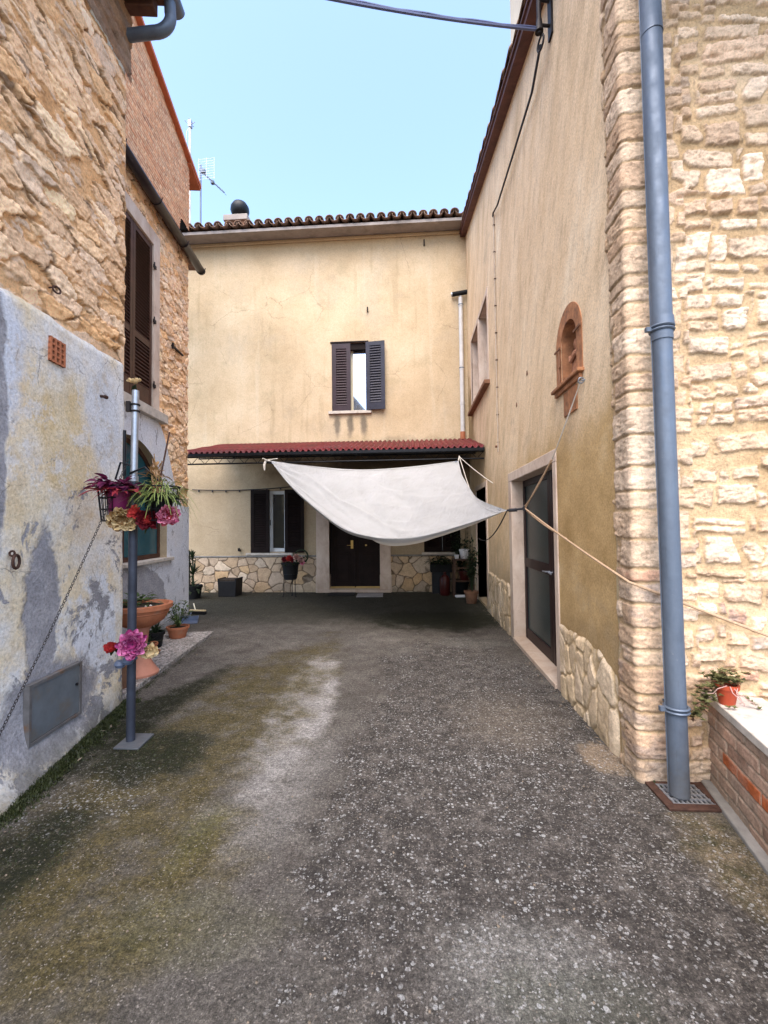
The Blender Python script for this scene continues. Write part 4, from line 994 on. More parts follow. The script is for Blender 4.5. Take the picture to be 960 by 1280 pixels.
# conduit, clips, cable bracket
mb = MB(); mb.tube([(XR-.02, 7.05, 6.60), (XR-.02, 7.06, 4.5), (XR-.02, 7.04, 2.75)], .011, 6); cd = mb.build('conduit', 'conduit_grey', sh)
mb = MB()
for i in range(9): zz = 2.9+.44*i; mb.box(XR-.034, XR, 7.04, 7.065, zz, zz+.014)
each(mb, 1, 'clip', 'rusty_iron', cd)
mb = MB(); mb.tube([(XR-.03, 7.05, 6.62), (XR-.05, 6.6, 6.42), (XR-.045, 5.6, 6.33), (XR-.045, 4.7, 6.25), (XR-.08, 4.25, 6.28)], .013, 6); mb.torus((XR-.03, 7.05, 6.6), .03, .009, (1, 0, 0), 10, 5); mb.build('wall_cable', 'cable_black', sh)
mb = MB(); mb.cyl((XR, 4.16, 6.36), (XR-.14, 4.14, 6.36), .014, n=8); mb.cyl((XR, 4.16, 6.6), (XR-.12, 4.15, 6.62), .014, n=8); mb.box(XR-.02, XR+.01, 4.11, 4.21, 6.25, 6.7)
mb.cyl((XR-.12, 4.15, 6.28), (XR-.12, 4.15, 6.78), .022, n=8); mb.cyl((XR-.12, 4.15, 6.30), (XR-.12, 4.15, 6.42), .04, .025, n=10); mb.torus((XR-.10, 4.18, 6.22), .06, .01, (1, .2, 0), 14, 6); mb.build('cable_bracket', 'iron', sh)
mb = MB()
for yy, zz in ((5.3, 3.38), (5.85, 3.15)): mb.lathe((XR-.004, yy, zz), [(.028, 0), (.03, .02), (.02, .05)], 8, .15, 1)
mb.cyl((XR, 7.18, 2.86), (XR-.04, 7.18, 2.86), .02, n=8); each(mb, 1, 'wall_fixing', 'wall_brown', sh)
mb = MB(); mb.box(2.28, 2.36, YC-.05, YC-.01, 4.0, 4.04); mb.build('iron_peg', 'iron', sh)
# zinc downpipe on the stone front
mb = MB(); mb.cyl((1.528, 2.715, .02), (1.522, 2.735, 2.78), .054, n=24); mb.cyl((1.522, 2.735, 2.70), (1.517, 2.755, 7.0), .060, n=24)
mb.cyl((1.5245, 2.73, 2.78), (1.5245, 2.73, 2.84), .064, .060, n=24)
mb.tube([(1.470, 2.722, .03), (1.4635, 2.742, 2.70), (1.453, 2.762, 7.0)], .0035, 5); mb.cyl((1.5205, 2.742, 4.62), (1.52, 2.743, 4.70), .063, .061, n=24)
dp = mb.build('downpipe', 'slate_metal', sh)
for zz in (.50, 2.76):
    mb = MB(); xx = 1.527 if zz < 1 else 1.522; yy = 2.717 if zz < 1 else 2.735
    for q in (0, .022): mb.torus((xx, yy, zz+q), .063, .008, (0, 0, 1), 24, 6)
    mb.box(xx-.095, xx-.06, yy-.012, yy+.012, zz-.002, zz+.024); mb.cyl((xx, yy+.05, zz+.01), (xx, YC+.02, zz+.01), .008, n=8)
    mb.build('bracket', 'slate_metal', dp)

# ------------------------------------------------------------------ canopy
cp = thing('canopy', 'dark red corrugated canopy on a black lattice truss over the far door', 'canopy', (-1.5, 9.5, 3.0))
x0, x1, yf0 = -4.75, XR-.02, 8.36
nx_ = 540; P = []
for j in range(7):
    t = j/6; row = []
    for i in range(nx_+1):
        x = x0+(x1-x0)*i/nx_
        row.append((x, yf0+(YF-.02-yf0)*t, 3.07+.60*t+.026*math.sin(2*math.pi*x/.112)+(.012 if j % 2 else 0)))
    P.append(row)
MB().grid(P).build('roof_sheet', 'sheet_red', cp, solid=.006, ang=80)
mb = MB()
for yy in (8.42, 9.5):
    mb = MB(); zo = 0 if yy < 9 else .28
    mb.cyl((x0, yy, 3.0+zo), (x1, yy, 3.0+zo), .018, n=8); mb.cyl((x0, yy, 2.86+zo), (x1, yy, 2.86+zo), .016, n=8)
    n = 46
    for i in range(n):
        a = x0+(x1-x0)*i/n; b = x0+(x1-x0)*(i+1)/n
        mb.cyl((a, yy, 2.86+zo if i % 2 else 3.0+zo), (b, yy, 3.0+zo if i % 2 else 2.86+zo), .006, n=5)
    mb.build('truss', 'black_metal', cp)
mb = MB()
for x in np.linspace(x0+.06, x1-.05, 6): mb.obox((x, (yf0+YF)/2, 3.30), (.025, 0, 0), (0, 1.14, .29), (0, -.008, .035))
each(mb, 1, 'rafter', 'black_metal', cp)
mb = MB(); mb.box(x0, x1, 8.34, 8.37, 3.0, 3.055); mb.build('fascia', 'black_metal', cp)
mb = MB(); mb.box(x0, x0+.06, 8.40, 8.46, 0, 2.85); mb.build('post', 'black_metal', cp)

# ------------------------------------------------------------------ sail
def spline(pts, t):
    """Catmull-Rom through evenly spaced points, t in 0..1"""
    n = len(pts)-1; f = min(t*n, n-1e-6); i = int(f); u = f-i
    p = [Vector(pts[max(0, min(n, i+k))]) for k in (-1, 0, 1, 2)]
    return .5*((2*p[1]) + (p[2]-p[0])*u + (2*p[0]-5*p[1]+4*p[2]-p[3])*u*u + (3*p[1]-p[0]-3*p[2]+p[3])*u**3)
AB = [(-2.716, 8.28, 2.876), (-1.906, 8.28, 2.757), (-1.0, 8.28, 2.675), (-.1, 8.28, 2.705), (.872, 8.28, 2.801)]
AC = [(-2.716, 8.28, 2.876), (-2.25, 7.95, 2.374), (-1.639, 7.4, 1.903), (-1.09, 6.95, 1.56), (-.612, 6.6, 1.437), (-.24, 6.3, 1.42), (.152, 6.0, 1.462), (.684, 5.5, 1.621), (1.058, 5.0, 1.757)]
BC = [(.872, 8.28, 2.801), (.864, 7.6, 2.439), (.891, 6.8, 2.128), (.954, 6.0, 1.922), (1.058, 5.0, 1.757)]
A_, B_, C_ = Vector(AB[0]), Vector(AB[-1]), Vector(BC[-1])
ns_, nt_ = 190, 120; P = []
def ridge(x, w=.11):
    f = x-math.floor(x)-.5; return math.exp(-(f/w)**2)
def sm01(a, b, x):
    x = max(0, min(1, (x-a)/(b-a))); return x*x*(3-2*x)
for j in range(nt_+1):
    t = j/nt_; row = []
    for i in range(ns_+1):
        s_ = i/ns_
        a, c_ = spline(AB, s_), spline(AC, s_); r_ = spline(BC, t)
        p = a*(1-t)+c_*t + (r_-(B_*(1-t)+C_*t))*s_**2
        w1 = math.sin(math.pi*t)*math.sin(math.pi*min(1, s_))**1.1
        p.z -= .34*w1*(.3+.7*s_)*(.2+.8*t)
        # folds fanning out of the three tied corners
        da, db, dc = (p-A_).length, (p-B_).length, (p-C_).length
        fa = math.sin(t*26+1.2*math.sin(5*s_))*math.exp(-da/.9)*.034*min(1, da*2.2)
        fb = math.sin((1-s_)*30+t*9)*math.exp(-db/.75)*.036*min(1, db*2.5)*w1**.5
        fc = math.sin(t*22)*math.exp(-dc/.8)*.03*min(1, dc*2.5)
        fm = (math.sin(s_*13+t*5)+.6*math.sin(s_*31-t*9))*.020*math.sin(math.pi*t)*(1-.6*t) + (abs(math.sin(s_*7.5+t*6.5+.6*math.sin(t*5)))-.6)*.060*math.sin(math.pi*t)**.8*math.sin(math.pi*min(1, s_*1.02))**.6 + (abs(math.sin(s_*17-t*7))-.6)*.026*math.sin(math.pi*t)*s_
        cr = 0
        wdw = math.sin(math.pi*t)**.6*math.sin(math.pi*min(1, s_))**.7
        cr += .030*ridge(2.6*s_-1.7*t+.35*math.sin(3.1*t+s_*2), .07)*wdw*sm01(.05, .3, t)
        cr -= .022*ridge(4.3*s_-1.1*t*t+.2*math.sin(5*t)+.3, .09)*wdw*(1-t*.6)
        cr += .020*ridge(6.5*t-1.3*s_+.5*math.sin(2.2*s_), .10)*wdw*sm01(.35, .8, s_)
        cr += .012*ridge(9*(s_-.55)-4*t, .15)*wdw*sm01(.5, .9, s_)*sm01(.1, .4, t)
        p.z += fa*w1**.5+fb+fc*w1**.5+fm+cr
        p.z -= .30*math.sin(math.pi*t**4)*sm01(.35, .7, s_)*(max(0, 1-s_))**.4
        row.append(p)
    P.append(row)
# rolled hem along the near edge
for k in range(1, 4):
    P.append([q + Vector((0, .022*k*math.sin(math.pi*min(1, i/ns_)), -.016*k*math.sin(math.pi*i/ns_))) for i, q in enumerate(P[nt_])])
sail = MB().grid(P).build('shade_sail', 'sail_canvas', origin=C_, ang=180)
mb = MB()
for path in ([P[int(nt_*.975)][i] for i in range(4, ns_-3, 2)], [P[3][i] for i in range(4, ns_-3, 2)], [P[j][int(ns_*.985)] for j in range(4, nt_-3, 2)]):
    mb.tube([q+Vector((0, -.002, .003)) for q in path], .0035, 4)
each(mb, 1, 'hem_seam', 'sail_canvas', sail)
mb = MB()
for q, n_ in ((A_+Vector((.06, -.03, -.05)), (.3, -.6, .7)), (B_+Vector((-.05, -.05, -.02)), (-.2, -.5, .8)), (C_+Vector((-.07, .06, .015)), (.2, -.6, .7))): mb.torus(q, .018, .006, n_, 14, 6)
each(mb, 1, 'eyelet', 'galvanised', sail)
tag(sail, 'big off white canvas shade sail sagging in front of the far door', 'shade sail')

def sag(p, q, s_, n=24, w=(0, 0)):
    p, q = Vector(p), Vector(q)
    return [p.lerp(q, i/n)+Vector((0, 0, -s_*4*(i/n)*(1-i/n))) for i in range(n+1)]
J = (1.232, 4.9, 1.772); HK = (XR-.03, 3.58, 2.745)
mb = MB(); mb.tube(sag(C_, J, .0, 6), .012, 6); mb.torus(J, .025, .008, (0, 1, 0), 12, 6); mb.tube(sag((1.075, 4.99, 1.757), (1.15, 4.94, 1.76), 0, 4), .02, 6); tag(mb.build('cord', 'cable_black', origin=J), 'short dark knotted cord where the two tan ropes meet the sail corner', 'cord', 'ropes and cords of the shade sail')
mb = MB(); mb.tube(sag(J, (1.33, 4.25, 2.21), -.01), .008, 6); mb.tube(sag((1.228, 4.89, 1.80), (1.325, 4.27, 2.21), .03), .008, 6); r_ = mb.build('rope', 'rope_fibre', origin=J)
mb = MB(); mb.tube(sag((1.33, 4.25, 2.21), HK, 0), .0045, 5); mb.tube(sag((1.325, 4.27, 2.20), (HK[0], HK[1]+.02, HK[2]-.01), .02), .0045, 5); mb.build('white_end', 'white_rope', r_)
mb = MB(); mb.torus(HK, .022, .006, (0, 1, .3), 12, 6); mb.cyl(HK, (XR+.01, 3.575, 2.75), .006, n=6); mb.build('hook', 'galvanised', r_)
tag(r_, 'doubled tan rope rising from the sail corner to a hook below the shrine', 'rope', 'ropes and cords of the shade sail')
mb = MB(); q1 = Vector((XR-.06, YC-.045, 1.235)); mb.tube(sag(J, q1, .015)[:-1] + [q1] + sag(q1, (2.6, YC-.05, .72), .0)[1:], .0085, 6); mb.tube(sag((1.24, 4.88, 1.745), (1.33, 3.9, 1.47), .02), .006, 5)
tag(mb.build('rope', 'rope_fibre', origin=J), 'tan rope running down from the sail corner across the stones behind the downpipe', 'rope', 'ropes and cords of the shade sail')
mb = MB(); mb.tube(sag((.875, 8.28, 2.80), (.90, 8.40, 2.9), 0, 4), .012, 5); mb.tube(sag((.89, 8.3, 2.9), (1.02, 7.5, 2.05), .02), .007, 5); mb.tube(sag((.90, 8.32, 2.88), (XR-.02, 7.55, 2.30), .02), .007, 5)
tag(mb.build('rope', 'white_rope', origin=(.875, 8.28, 2.8)), 'pale cord tying the sail to the truss below the white vent pipe', 'rope', 'ropes and cords of the shade sail')
mb = MB(); mb.tube(sag((-2.716, 8.28, 2.876), (-2.85, 8.42, 2.90), 0, 4), .016, 5); mb.tube([(-2.84, 8.38, 2.9), (-2.86, 8.34, 2.80), (-2.85, 8.33, 2.70)], [.02, .026, .012], 6); mb.tube([(-2.9, 8.36, 2.94), (-2.8, 8.34, 2.90), (-2.6, 8.36, 2.93)], .01, 5)
tag(mb.build('rope', 'white_rope', origin=(-2.75, 8.28, 2.87)), 'knotted pale cord with dangling end tying the sail above the shuttered window', 'rope', 'ropes and cords of the shade sail')
mb = MB(); mb.tube(sag((1.055, 5.01, 1.75), (1.2, 8.2, 1.36), .16), .008, 5); tag(mb.build('cord', 'cable_black', origin=C_), 'slack dark cord drooping behind the sail corner by the glazed door', 'cord', 'ropes and cords of the shade sail')
mb = MB(); pts = sag((-5.5, YF-.03, 2.56), (-2.9, YF-.03, 2.60), .05, 30); mb.tube(pts, .012, 5)
for q in pts[2::4]: mb.cyl(q, q-Vector((0, 0, .05)), .016, .022, n=6)
tag(mb.build('wall_cable', 'cable_black', origin=pts[0]), 'thin dark cable with small knots strung across the far wall under the canopy', 'cable')

# ------------------------------------------------------------------ drain, low wall and pot
dg = thing('drain_grate', 'rusty drain frame with a grey grating under the downpipe', 'drain', (1.57, 2.72, 0))
mb = MB(); gx0, gx1, gy0, gy1 = 1.40, 1.74, 2.585, 2.88
mb.box(gx0, gx1, gy0, gy0+.05, .0, .016); mb.box(gx0, gx1, gy1-.05, gy1, .0, .016); mb.box(gx0, gx0+.05, gy0+.05, gy1-.05, .0, .016); mb.box(gx1-.06, gx1, gy0+.05, gy1-.05, .0, .016); mb.build('frame', 'rusty_iron', dg, bevel=.003)
mb = MB(); mb.box(gx0+.05, gx1-.06, gy0+.05, gy1-.05, .0, .004); mb.build('pit', 'dark_void', dg)
mb = MB()
for i in range(9): t = gx0+.056+(gx1-gx0-.132)*i/8; mb.box(t, t+.012, gy0+.05, gy1-.05, .004, .012)
for i in range(5): t = gy0+.05+(gy1-gy0-.11)*i/4; mb.box(gx0+.05, gx1-.06, t, t+.010, .003, .0135)
mb.build('grating', 'grate_metal', dg)

w0 = Vector((1.80, 2.86, 0)); wd = Vector((-.225, -1, 0)).normalized(); wn = Vector((-1, .225, 0)).normalized()   # along the wall toward the viewer, and its face normal
lwl = thing('brick_wall', 'low pinkish brick garden wall with a pale stone coping by the drain', 'wall', (1.75, 2.3, 0))
U, V = uv(0, 1.9, -.04, .50, .0055)
h, c = bricks(U, V+.005, 9, .235, .074, .010, ((.37, .22, .15), (.43, .28, .20), (.33, .20, .14), (.46, .32, .23), (.40, .25, .17)), (.36, .27, .19), .007,
              special=lambda cc, rr, u, v: (rr == 3) & (u > .30))
pz = np.array(wd); nz = np.array(wn)
dirt = (sms(.3, -.3, fbm(U*6, V*8, 33, 4))*.35)[..., None]
surf('brickwork', np.array(w0)+U[..., None]*pz+h[..., None]*nz+V[..., None]*np.array((0, 0, 1)), c*(1-dirt)+np.array((.27, .22, .17))*dirt, 'brickwork', lwl)
mb = MB(); mb.obox(w0+wd*.95-wn*.13+Vector((0, 0, .525)), wd*.95, wn*.145, (0, 0, .024)); mb.build('coping', 'coping_stone', lwl, bevel=.006)
mb = MB(); mb.obox(w0+wd*.95-wn*.255+Vector((0, 0, .25)), wd*.95, wn*.01, (0, 0, .25)); mb.build('back_face', 'lime_mortar', lwl)
mb = MB(); mb.obox(w0+wd*.95+wn*.03+Vector((0, 0, .01)), wd*.95, wn*.03, (0, 0, .016)); mb.build('footing', 'concrete_foot', lwl, bevel=.008)

def pot(mb, c, r0, r1, h, lip=.012, n=22):
    return mb.lathe(c, [(r0*.96, 0), (r0, .004), (r1*.965, h*.8), (r1*.965+lip, h*.8), (r1+lip, h), (r1-.006, h), (r1*.93, h*.86), (.001, h*.84)], n)
def clump(mb, c, R_, n, L, w, up=.5, droop=.4, spread=1., seed=0, flat=1.):
    rng = random.Random(seed); c = Vector(c)
    for i in range(n):
        a = rng.uniform(0, 2*math.pi); el = rng.uniform(-.2, 1.3)*up
        d = Vector((math.cos(a)*math.cos(el), math.sin(a)*math.cos(el), math.sin(el)))
        p = c + Vector((d.x*R_*spread*rng.random(), d.y*R_*spread*rng.random(), d.z*R_*flat*rng.random()))
        mb.leaf(p, d, (rng.uniform(-.3, .3), rng.uniform(-.3, .3), 1), L*rng.uniform(.6, 1.2), w*rng.uniform(.7, 1.2), droop*rng.uniform(.3, 1.3), .2)
    return mb

fp = thing('flower_pot', 'small orange red pot with trailing succulent on the brick wall coping', 'flower pot', (1.80, 2.70, .549))
mb = MB(); pc = Vector((1.80, 2.70, .549)); pot(mb, pc, .040, .058, .115, .006); mb.build('pot', 'red_plastic', fp)
mb = MB(); rng = random.Random(3)
def rosette(mb, c, r, rng, n=9):
    for i in range(n):
        a = 2*math.pi*i/n*1.6+rng.random(); el = rng.uniform(.1, .9)
        mb.leaf(c, (math.cos(a)*math.cos(el), math.sin(a)*math.cos(el), math.sin(el)), (0, 0, 1), r*rng.uniform(.7, 1.1), r*.5, .1, .35, 3)
stems = []
for k in range(120):
    u = rng.random(); a = rng.uniform(0, 2*math.pi)
    if u < .45: p = pc+Vector((rng.gauss(-.015, .035), rng.gauss(0, .035), .125+abs(rng.gauss(0, .028))))
    else:
        t = rng.random(); p = pc+Vector((-.05-.14*t, .01+rng.gauss(0, .03)-.03*t, .10-.15*t*t-.02*t+rng.gauss(0, .028)))
    stems.append(p); rosette(mb, p, rng.uniform(.018, .034), rng)
for t in (0, .3, .6, 1): rosette(mb, pc+Vector((.07+.05*t, -.06-.02*t, .05-.045*t)), .022, rng)
rosette(mb, pc+Vector((-.02, -.09, .015)), .024, rng); rosette(mb, pc+Vector((-.05, -.085, .012)), .022, rng)
pl = mb.build('plant', 'succulent_leaf', fp)
mb = MB()
for k in range(40): rosette(mb, stems[rng.randrange(len(stems))]+Vector((rng.gauss(0, .01), rng.gauss(0, .01), rng.gauss(-.006, .008))), rng.uniform(.016, .028), rng)
mb.build('russet_leaves', 'russet_leaf', pl)
mb = MB()
for a, b in (((.02, -.06, .11), (.015, -.075, .03)), ((-.02, -.06, .12), (.03, -.09, .02)), ((.0, -.06, .11), (.10, -.08, .02)), ((-.03, -.05, .12), (-.14, .0, .06))):
    p, q = pc+Vector(a), pc+Vector(b); mb.tube([p, p.lerp(q, .3)+Vector((-.015, -.01, .0)), p.lerp(q, .7)+Vector((.015, -.012, -.01)), q], .0025, 5)
mb.build('stems', 'rose_petal', pl)
mb = MB(); clump(mb, (1.47, 2.90, .015), .05, 34, .05, .02, .8, .3, seed=9); tag(mb.build('weed', 'dark_leaf', origin=(1.47, 2.9, 0)), 'small green weed at the foot of the stone corner behind the drain', 'weed')

# ------------------------------------------------------------------ pole with baskets and flowers
pc = Vector((-2.132, 3.22, 0))
po = thing('pole', 'thin grey metal pole on a square base plate holding baskets and flowers', 'pole', pc)
mb = MB(); mb.cyl(pc+Vector((0, 0, .012)), pc+Vector((.012, 0, 2.0)), .031, n=18); mb.build('lower_tube', 'pole_paint', po)
mb = MB(); mb.cyl(pc+Vector((.0118, 0, 1.98)), pc+Vector((.022, 0, 2.66)), .025, n=18); mb.cyl(pc+Vector((.0118, 0, 1.96)), pc+Vector((.012, 0, 2.0)), .033, n=18); mb.build('upper_tube', 'galvanised', po)
mb = MB(); mb.obox(pc+Vector((.03, 0, .008)), Vector((.095, 0.0, 0)), Vector((-.01, .115, 0)), (0, 0, .006)); mb.build('base_plate', 'slate_metal', po, bevel=.002)
mb = MB()
for q in (2.50, 2.55): mb.torus(pc+Vector((.02, 0, q)), .029, .007, (0, 0, 1), 16, 6)
mb.box(pc.x-.03, pc.x+.0, pc.y-.04, pc.y-.02, 2.49, 2.57); mb.build('clamp', 'iron', po)
mb = MB(); mb.tube([pc+Vector((0, -.03, 2.08)), pc+Vector((-.06, -.05, 2.1)), pc+Vector((-.10, -.05, 1.97))], .008, 6); mb.tube([pc+Vector((0, -.03, 2.02)), pc+Vector((.13, -.05, 2.06)), pc+Vector((.25, -.04, 1.94))], .008, 6)
mb.cyl(pc+Vector((-.05, -.02, 2.0)), pc+Vector((-.05, -.02, 2.35)), .012, n=8); mb.build('hanging_arm', 'black_metal', po)

def peony(mb, c, nrm, r, rings=5, seed=0, open_=1., first=0):
    rng = random.Random(seed); c = Vector(c); nrm = Vector(nrm).normalized(); a = nrm.orthogonal().normalized(); b = nrm.cross(a)
    for k in range(first, rings):
        f = (k+1)/rings; n = 5+2*k; tilt = (.15+.95*f*open_)
        for i in range(n):
            th = 2*math.pi*(i+.5*(k % 2))/n+rng.uniform(-.2, .2)
            rad = a*math.cos(th)+b*math.sin(th); tan = nrm.cross(rad)
            L = r*(.42+.58*f)*rng.uniform(.82, 1.1); w = L*rng.uniform(.62, .82); tilt_ = tilt*rng.uniform(.82, 1.15); P = []
            for iu in range(6):
                u = iu/5; ti = tilt_*(.35+.65*u)+.25*math.sin(u*3)
                cen = c+rad*(L*u*math.sin(ti)+r*.04)+nrm*(L*u*math.cos(ti)*.75-r*.10*f)
                ww = w*math.sin(math.pi*(.12+.80*u))**.7*.5; row = []
                for iv in range(6):
                    v = iv/5*2-1
                    ruf = math.sin(v*5+seed+i)*.05*r*u*u+rng.uniform(-.012, .012)*r*u
                    row.append(cen+tan*v*ww+nrm*(abs(v)**1.7*.22*r*u+ruf)-rad*(abs(v)**2*.10*r))
                P.append(row)
            mb.grid(P)
    return mb
view = Vector((.5, -.8, .1))
def flower(label, c, r, mat, nrm, seed, rings=5, open_=1., name='peony', leafs=3, group=None, core=None, inner=None):
    f = thing(name, label, 'flower', c, group or 'artificial flowers tied to the pole')
    peony(MB(), c, nrm, r, rings, seed, open_, max(0, rings-3)).build('petals', mat, f, ang=180)
    peony(MB(), c, nrm, r, max(1, rings-3), seed+3, open_).build('inner_petals', inner or mat, f, ang=180)  # deeper inner tone: part petal colour, part painted shade between petals
    if core: peony(MB(), Vector(c)+Vector(nrm).normalized()*r*.18, nrm, r*.5, 3, seed+1, .8).build('heart', core, f, ang=180)
    mb = MB(); n = Vector(nrm).normalized(); rng = random.Random(seed)
    for i in range(leafs+2):
        d = Vector((rng.uniform(-1, 1), rng.uniform(-.2, .5), rng.uniform(-.6, .8))); mb.leaf(Vector(c)-n*r*.25, d-n*.2, (0, 0, 1), r*1.15, r*.5, .2)
    mb.cyl(Vector(c)-n*r*.3, pc+Vector((.006, 0, c[2]-.02)) if abs(c[2]-.7) < .2 else Vector(c)-n*r*.9, .005, n=6)
    mb.build('leaves', 'dark_leaf', f)
    return f
flower('cream flower head hanging under the purple leaved plant on the pole', (-2.13, 3.11, 1.675), .105, 'cream_petal', (.35, -.8, -.25), 4, inner='dry_leaf')
flower('dark wine red flower between the cream and pink flowers under the baskets', (-1.945, 3.13, 1.668), .088, 'wine_petal', (.3, -.9, -.05), 7, 5, core='red_petal')
flower('pink flower hanging below the grassy plant beside the dark wine flower', (-1.80, 3.13, 1.70), .088, 'pink_petal', (.55, -.75, -.1), 11, inner='crimson_leaf')
flower('small cherry red flower tucked between the cream and wine flowers', (-2.03, 3.10, 1.72), .055, 'red_petal', (.2, -.9, .2), 33, 4)
flower('tight red flower bud low on the pole beside the large pink bloom', (-2.225, 3.14, .715), .066, 'red_petal', (.15, -.7, .45), 15, 4, .55)
flower('large magenta pink flower low on the pole', (-2.055, 3.12, .755), .108, 'magenta_petal', (.4, -.9, .12), 21, 6, inner='plum_petal')
flower('small cream flower half hidden behind the large pink one', (-1.985, 3.20, .685), .070, 'cream_petal', (.6, -.6, -.2), 25, 4)
flower('tiny cream flower stuck on top of the pole', (-2.108, 3.21, 2.715), .058, 'cream_petal', (.1, -.5, .9), 29, 4, .8, leafs=0)
mb = MB(); mb.lathe((-2.17, 3.15, .60), [(.0, -.03), (.03, -.022), (.042, 0), (.03, .025), (.0, .035)], 12); mb.lathe((-2.11, 3.15, .625), [(.0, -.03), (.03, -.022), (.042, 0), (.03, .025), (.0, .035)], 12); mb.torus((-2.13, 3.22, .62), .036, .008, (0, 0, 1), 14, 6)
tag(mb.build('bow', 'dustpan_blue', origin=(-2.14, 3.16, .6)), 'dark blue bow tied round the pole below the flowers', 'bow')

def basket(c, r, h, label):
    b = thing('wire_basket', label, 'basket', c, 'wire baskets hung on the pole'); c = Vector(c); mb = MB()
    for q, rr in ((0, r*.74), (h*.33, r*.84), (h*.66, r*.93), (h, r)): mb.torus(c+Vector((0, 0, q)), rr, .0042 if q < h else .007, (0, 0, 1), 28, 5)
    for i in range(18):
        t = 2*math.pi*i/18; d = Vector((math.cos(t), math.sin(t), 0)); mb.tube([c+d*.0, c+d*r*.74, c+d*r+Vector((0, 0, h))], .0034, 4)
    mb.build('wires', 'black_metal', b)
    return b
basket((-2.245, 3.17, 1.66), .105, .26, 'black wire basket with a magenta pot hanging on the pole')
basket((-1.88, 3.19, 1.66), .125, .25, 'black wire basket of grassy plants hanging on the pole')
cl = thing('coleus', 'purple leaved plant in a magenta pot in a hanging basket', 'plant', (-2.2, 3.17, 1.68))
mb = MB(); pot(mb, (-2.205, 3.17, 1.68), .06, .082, .2, .006); mb.build('pot', 'magenta_plastic', cl)
mb = MB(); clump(mb, (-2.2, 3.15, 1.91), .12, 120, .10, .062, .45, .6, 1.4, 5); mb.build('leaves', 'purple_leaf', cl)
mb = MB(); clump(mb, (-2.17, 3.13, 1.88), .12, 30, .12, .05, .25, .6, 1.4, 6); mb.build('crimson_leaves', 'crimson_leaf', cl)
sp = thing('spider_plant', 'green grassy plant with dry brown stalks in a hanging basket', 'plant', (-1.88, 3.19, 1.68))
mb = MB(); pot(mb, (-1.88, 3.19, 1.68), .06, .085, .18, .006); mb.build('pot', 'black_plastic', sp)
mb = MB(); clump(mb, (-1.87, 3.17, 1.86), .12, 190, .15, .010, .75, 1.0, 1.4, 8); mb.build('leaves', 'grass_leaf', sp)
mb = MB(); clump(mb, (-1.87, 3.14, 1.80), .11, 34, .09, .035, .3, .6, 1.3, 9); mb.build('broad_leaves', 'green_leaf', sp)
mb = MB(); clump(mb, (-1.91, 3.17, 1.98), .07, 26, .085, .026, 1., .5, 1.2, 10, 1.6)
for q in ((-.03, 0, .32), (.02, .02, .27), (-.06, 0, .2)): mb.tube([(-1.9, 3.17, 1.84), (-1.9+q[0]*.6, 3.17, 1.84+q[2]*.6), (-1.9+q[0], 3.17+q[1], 1.84+q[2])], .0035, 5)
mb.build('dry_stalks', 'dry_leaf', sp)
# stake rising from the basket
mb = MB(); mb.cyl((-1.93, 3.2, 1.82), (-1.845, 3.23, 2.335), .0065, n=6); tag(mb.build('stake', 'shutter_brown', origin=(-1.93, 3.2, 1.82)), 'thin leaning brown stake stuck in the basket of the grassy plant', 'stake')
# chain
mb = MB(); A = Vector((-2.155, 3.20, 2.12)); B = (FL @ Vector((.09, 2.30*K, .19))); L_ = (B-A).length; n = int(L_/.0195); d = (B-A).normalized()
pts = sag(A, B, .05, n)
s1_ = d.cross(Vector((0, 0, 1))).normalized(); s2_ = d.cross(s1_)
for i, q in enumerate(pts): mb.torus(q, .0078, .0025, s1_ if i % 2 else s2_, 8, 4, stretch=d)
tag(mb.build('chain', 'iron', origin=A), 'long thin iron chain slanting from the pole down along the plaster wall', 'chain')

# ------------------------------------------------------------------ pots on the terrazzo slab
bo = thing('bowl_planter', 'large terracotta bowl planter on a flared pale pedestal by the wall corner', 'planter', (-2.935, 4.58, .045))
mb = MB(); c = (-2.935, 4.58, .045)
mb.lathe(c, [(.10, .50), (.16, .52), (.235, .57), (.275, .64), (.29, .70), (.318, .70), (.322, .745), (.285, .75), (.262, .72), (.001, .70)], 32); mb.torus((c[0], c[1], c[2]+.66), .282, .006, (0, 0, 1), 32, 5); mb.build('bowl', 'terracotta', bo)
mb = MB(); mb.lathe(c, [(.185, 0), (.188, .022), (.165, .05), (.12, .12), (.085, .22), (.075, .34), (.09, .46), (.12, .51)], 28); mb.build('pedestal', 'terracotta_pale', bo)
mb = MB(); mb.lathe(c, [(.26, .715), (.14, .74), (.001, .75)], 20); mb.build('soil', 'dark_soil', bo)
mb = MB(); clump(mb, (-2.98, 4.60, .80), .16, 46, .10, .06, .5, .3, 1.2, 14); clump(mb, (-2.86, 4.55, .80), .14, 20, .05, .03, .5, .3, 1.2, 15); mb.build('plant', 'green_leaf', bo)
mb = MB(); mb.lathe((-2.72, 4.42, .80), [(.0, -.012), (.016, 0), (.0, .014)], 8); mb.lathe((-2.76, 4.40, .795), [(.0, -.012), (.013, 0), (.0, .012)], 8); each(mb, 1, 'pebble', 'coping_stone', bo)
def potted(name, label, c, r0, r1, h, potmat, plants, saucer=None, group=None):
    t = thing(name, label, 'potted plant', c, group); pot(MB(), c, r0, r1, h).build('pot', potmat, t)
    mb = MB(); mb.lathe(Vector(c)+Vector((0, 0, h*.84)), [(r1*.92, 0), (r1*.4, .012), (.001, .015)], 14); mb.build('soil', 'dark_soil', t)
    for (f, mat) in plants: mb = MB(); f(mb); mb.build('plant', mat, t)
    if saucer: mb = MB(); mb.lathe(c, [(saucer*.8, .0), (saucer, .03), (saucer-.008, .03), (saucer*.78, .008)], 20); mb.build('saucer', 'terracotta', t)
    return t
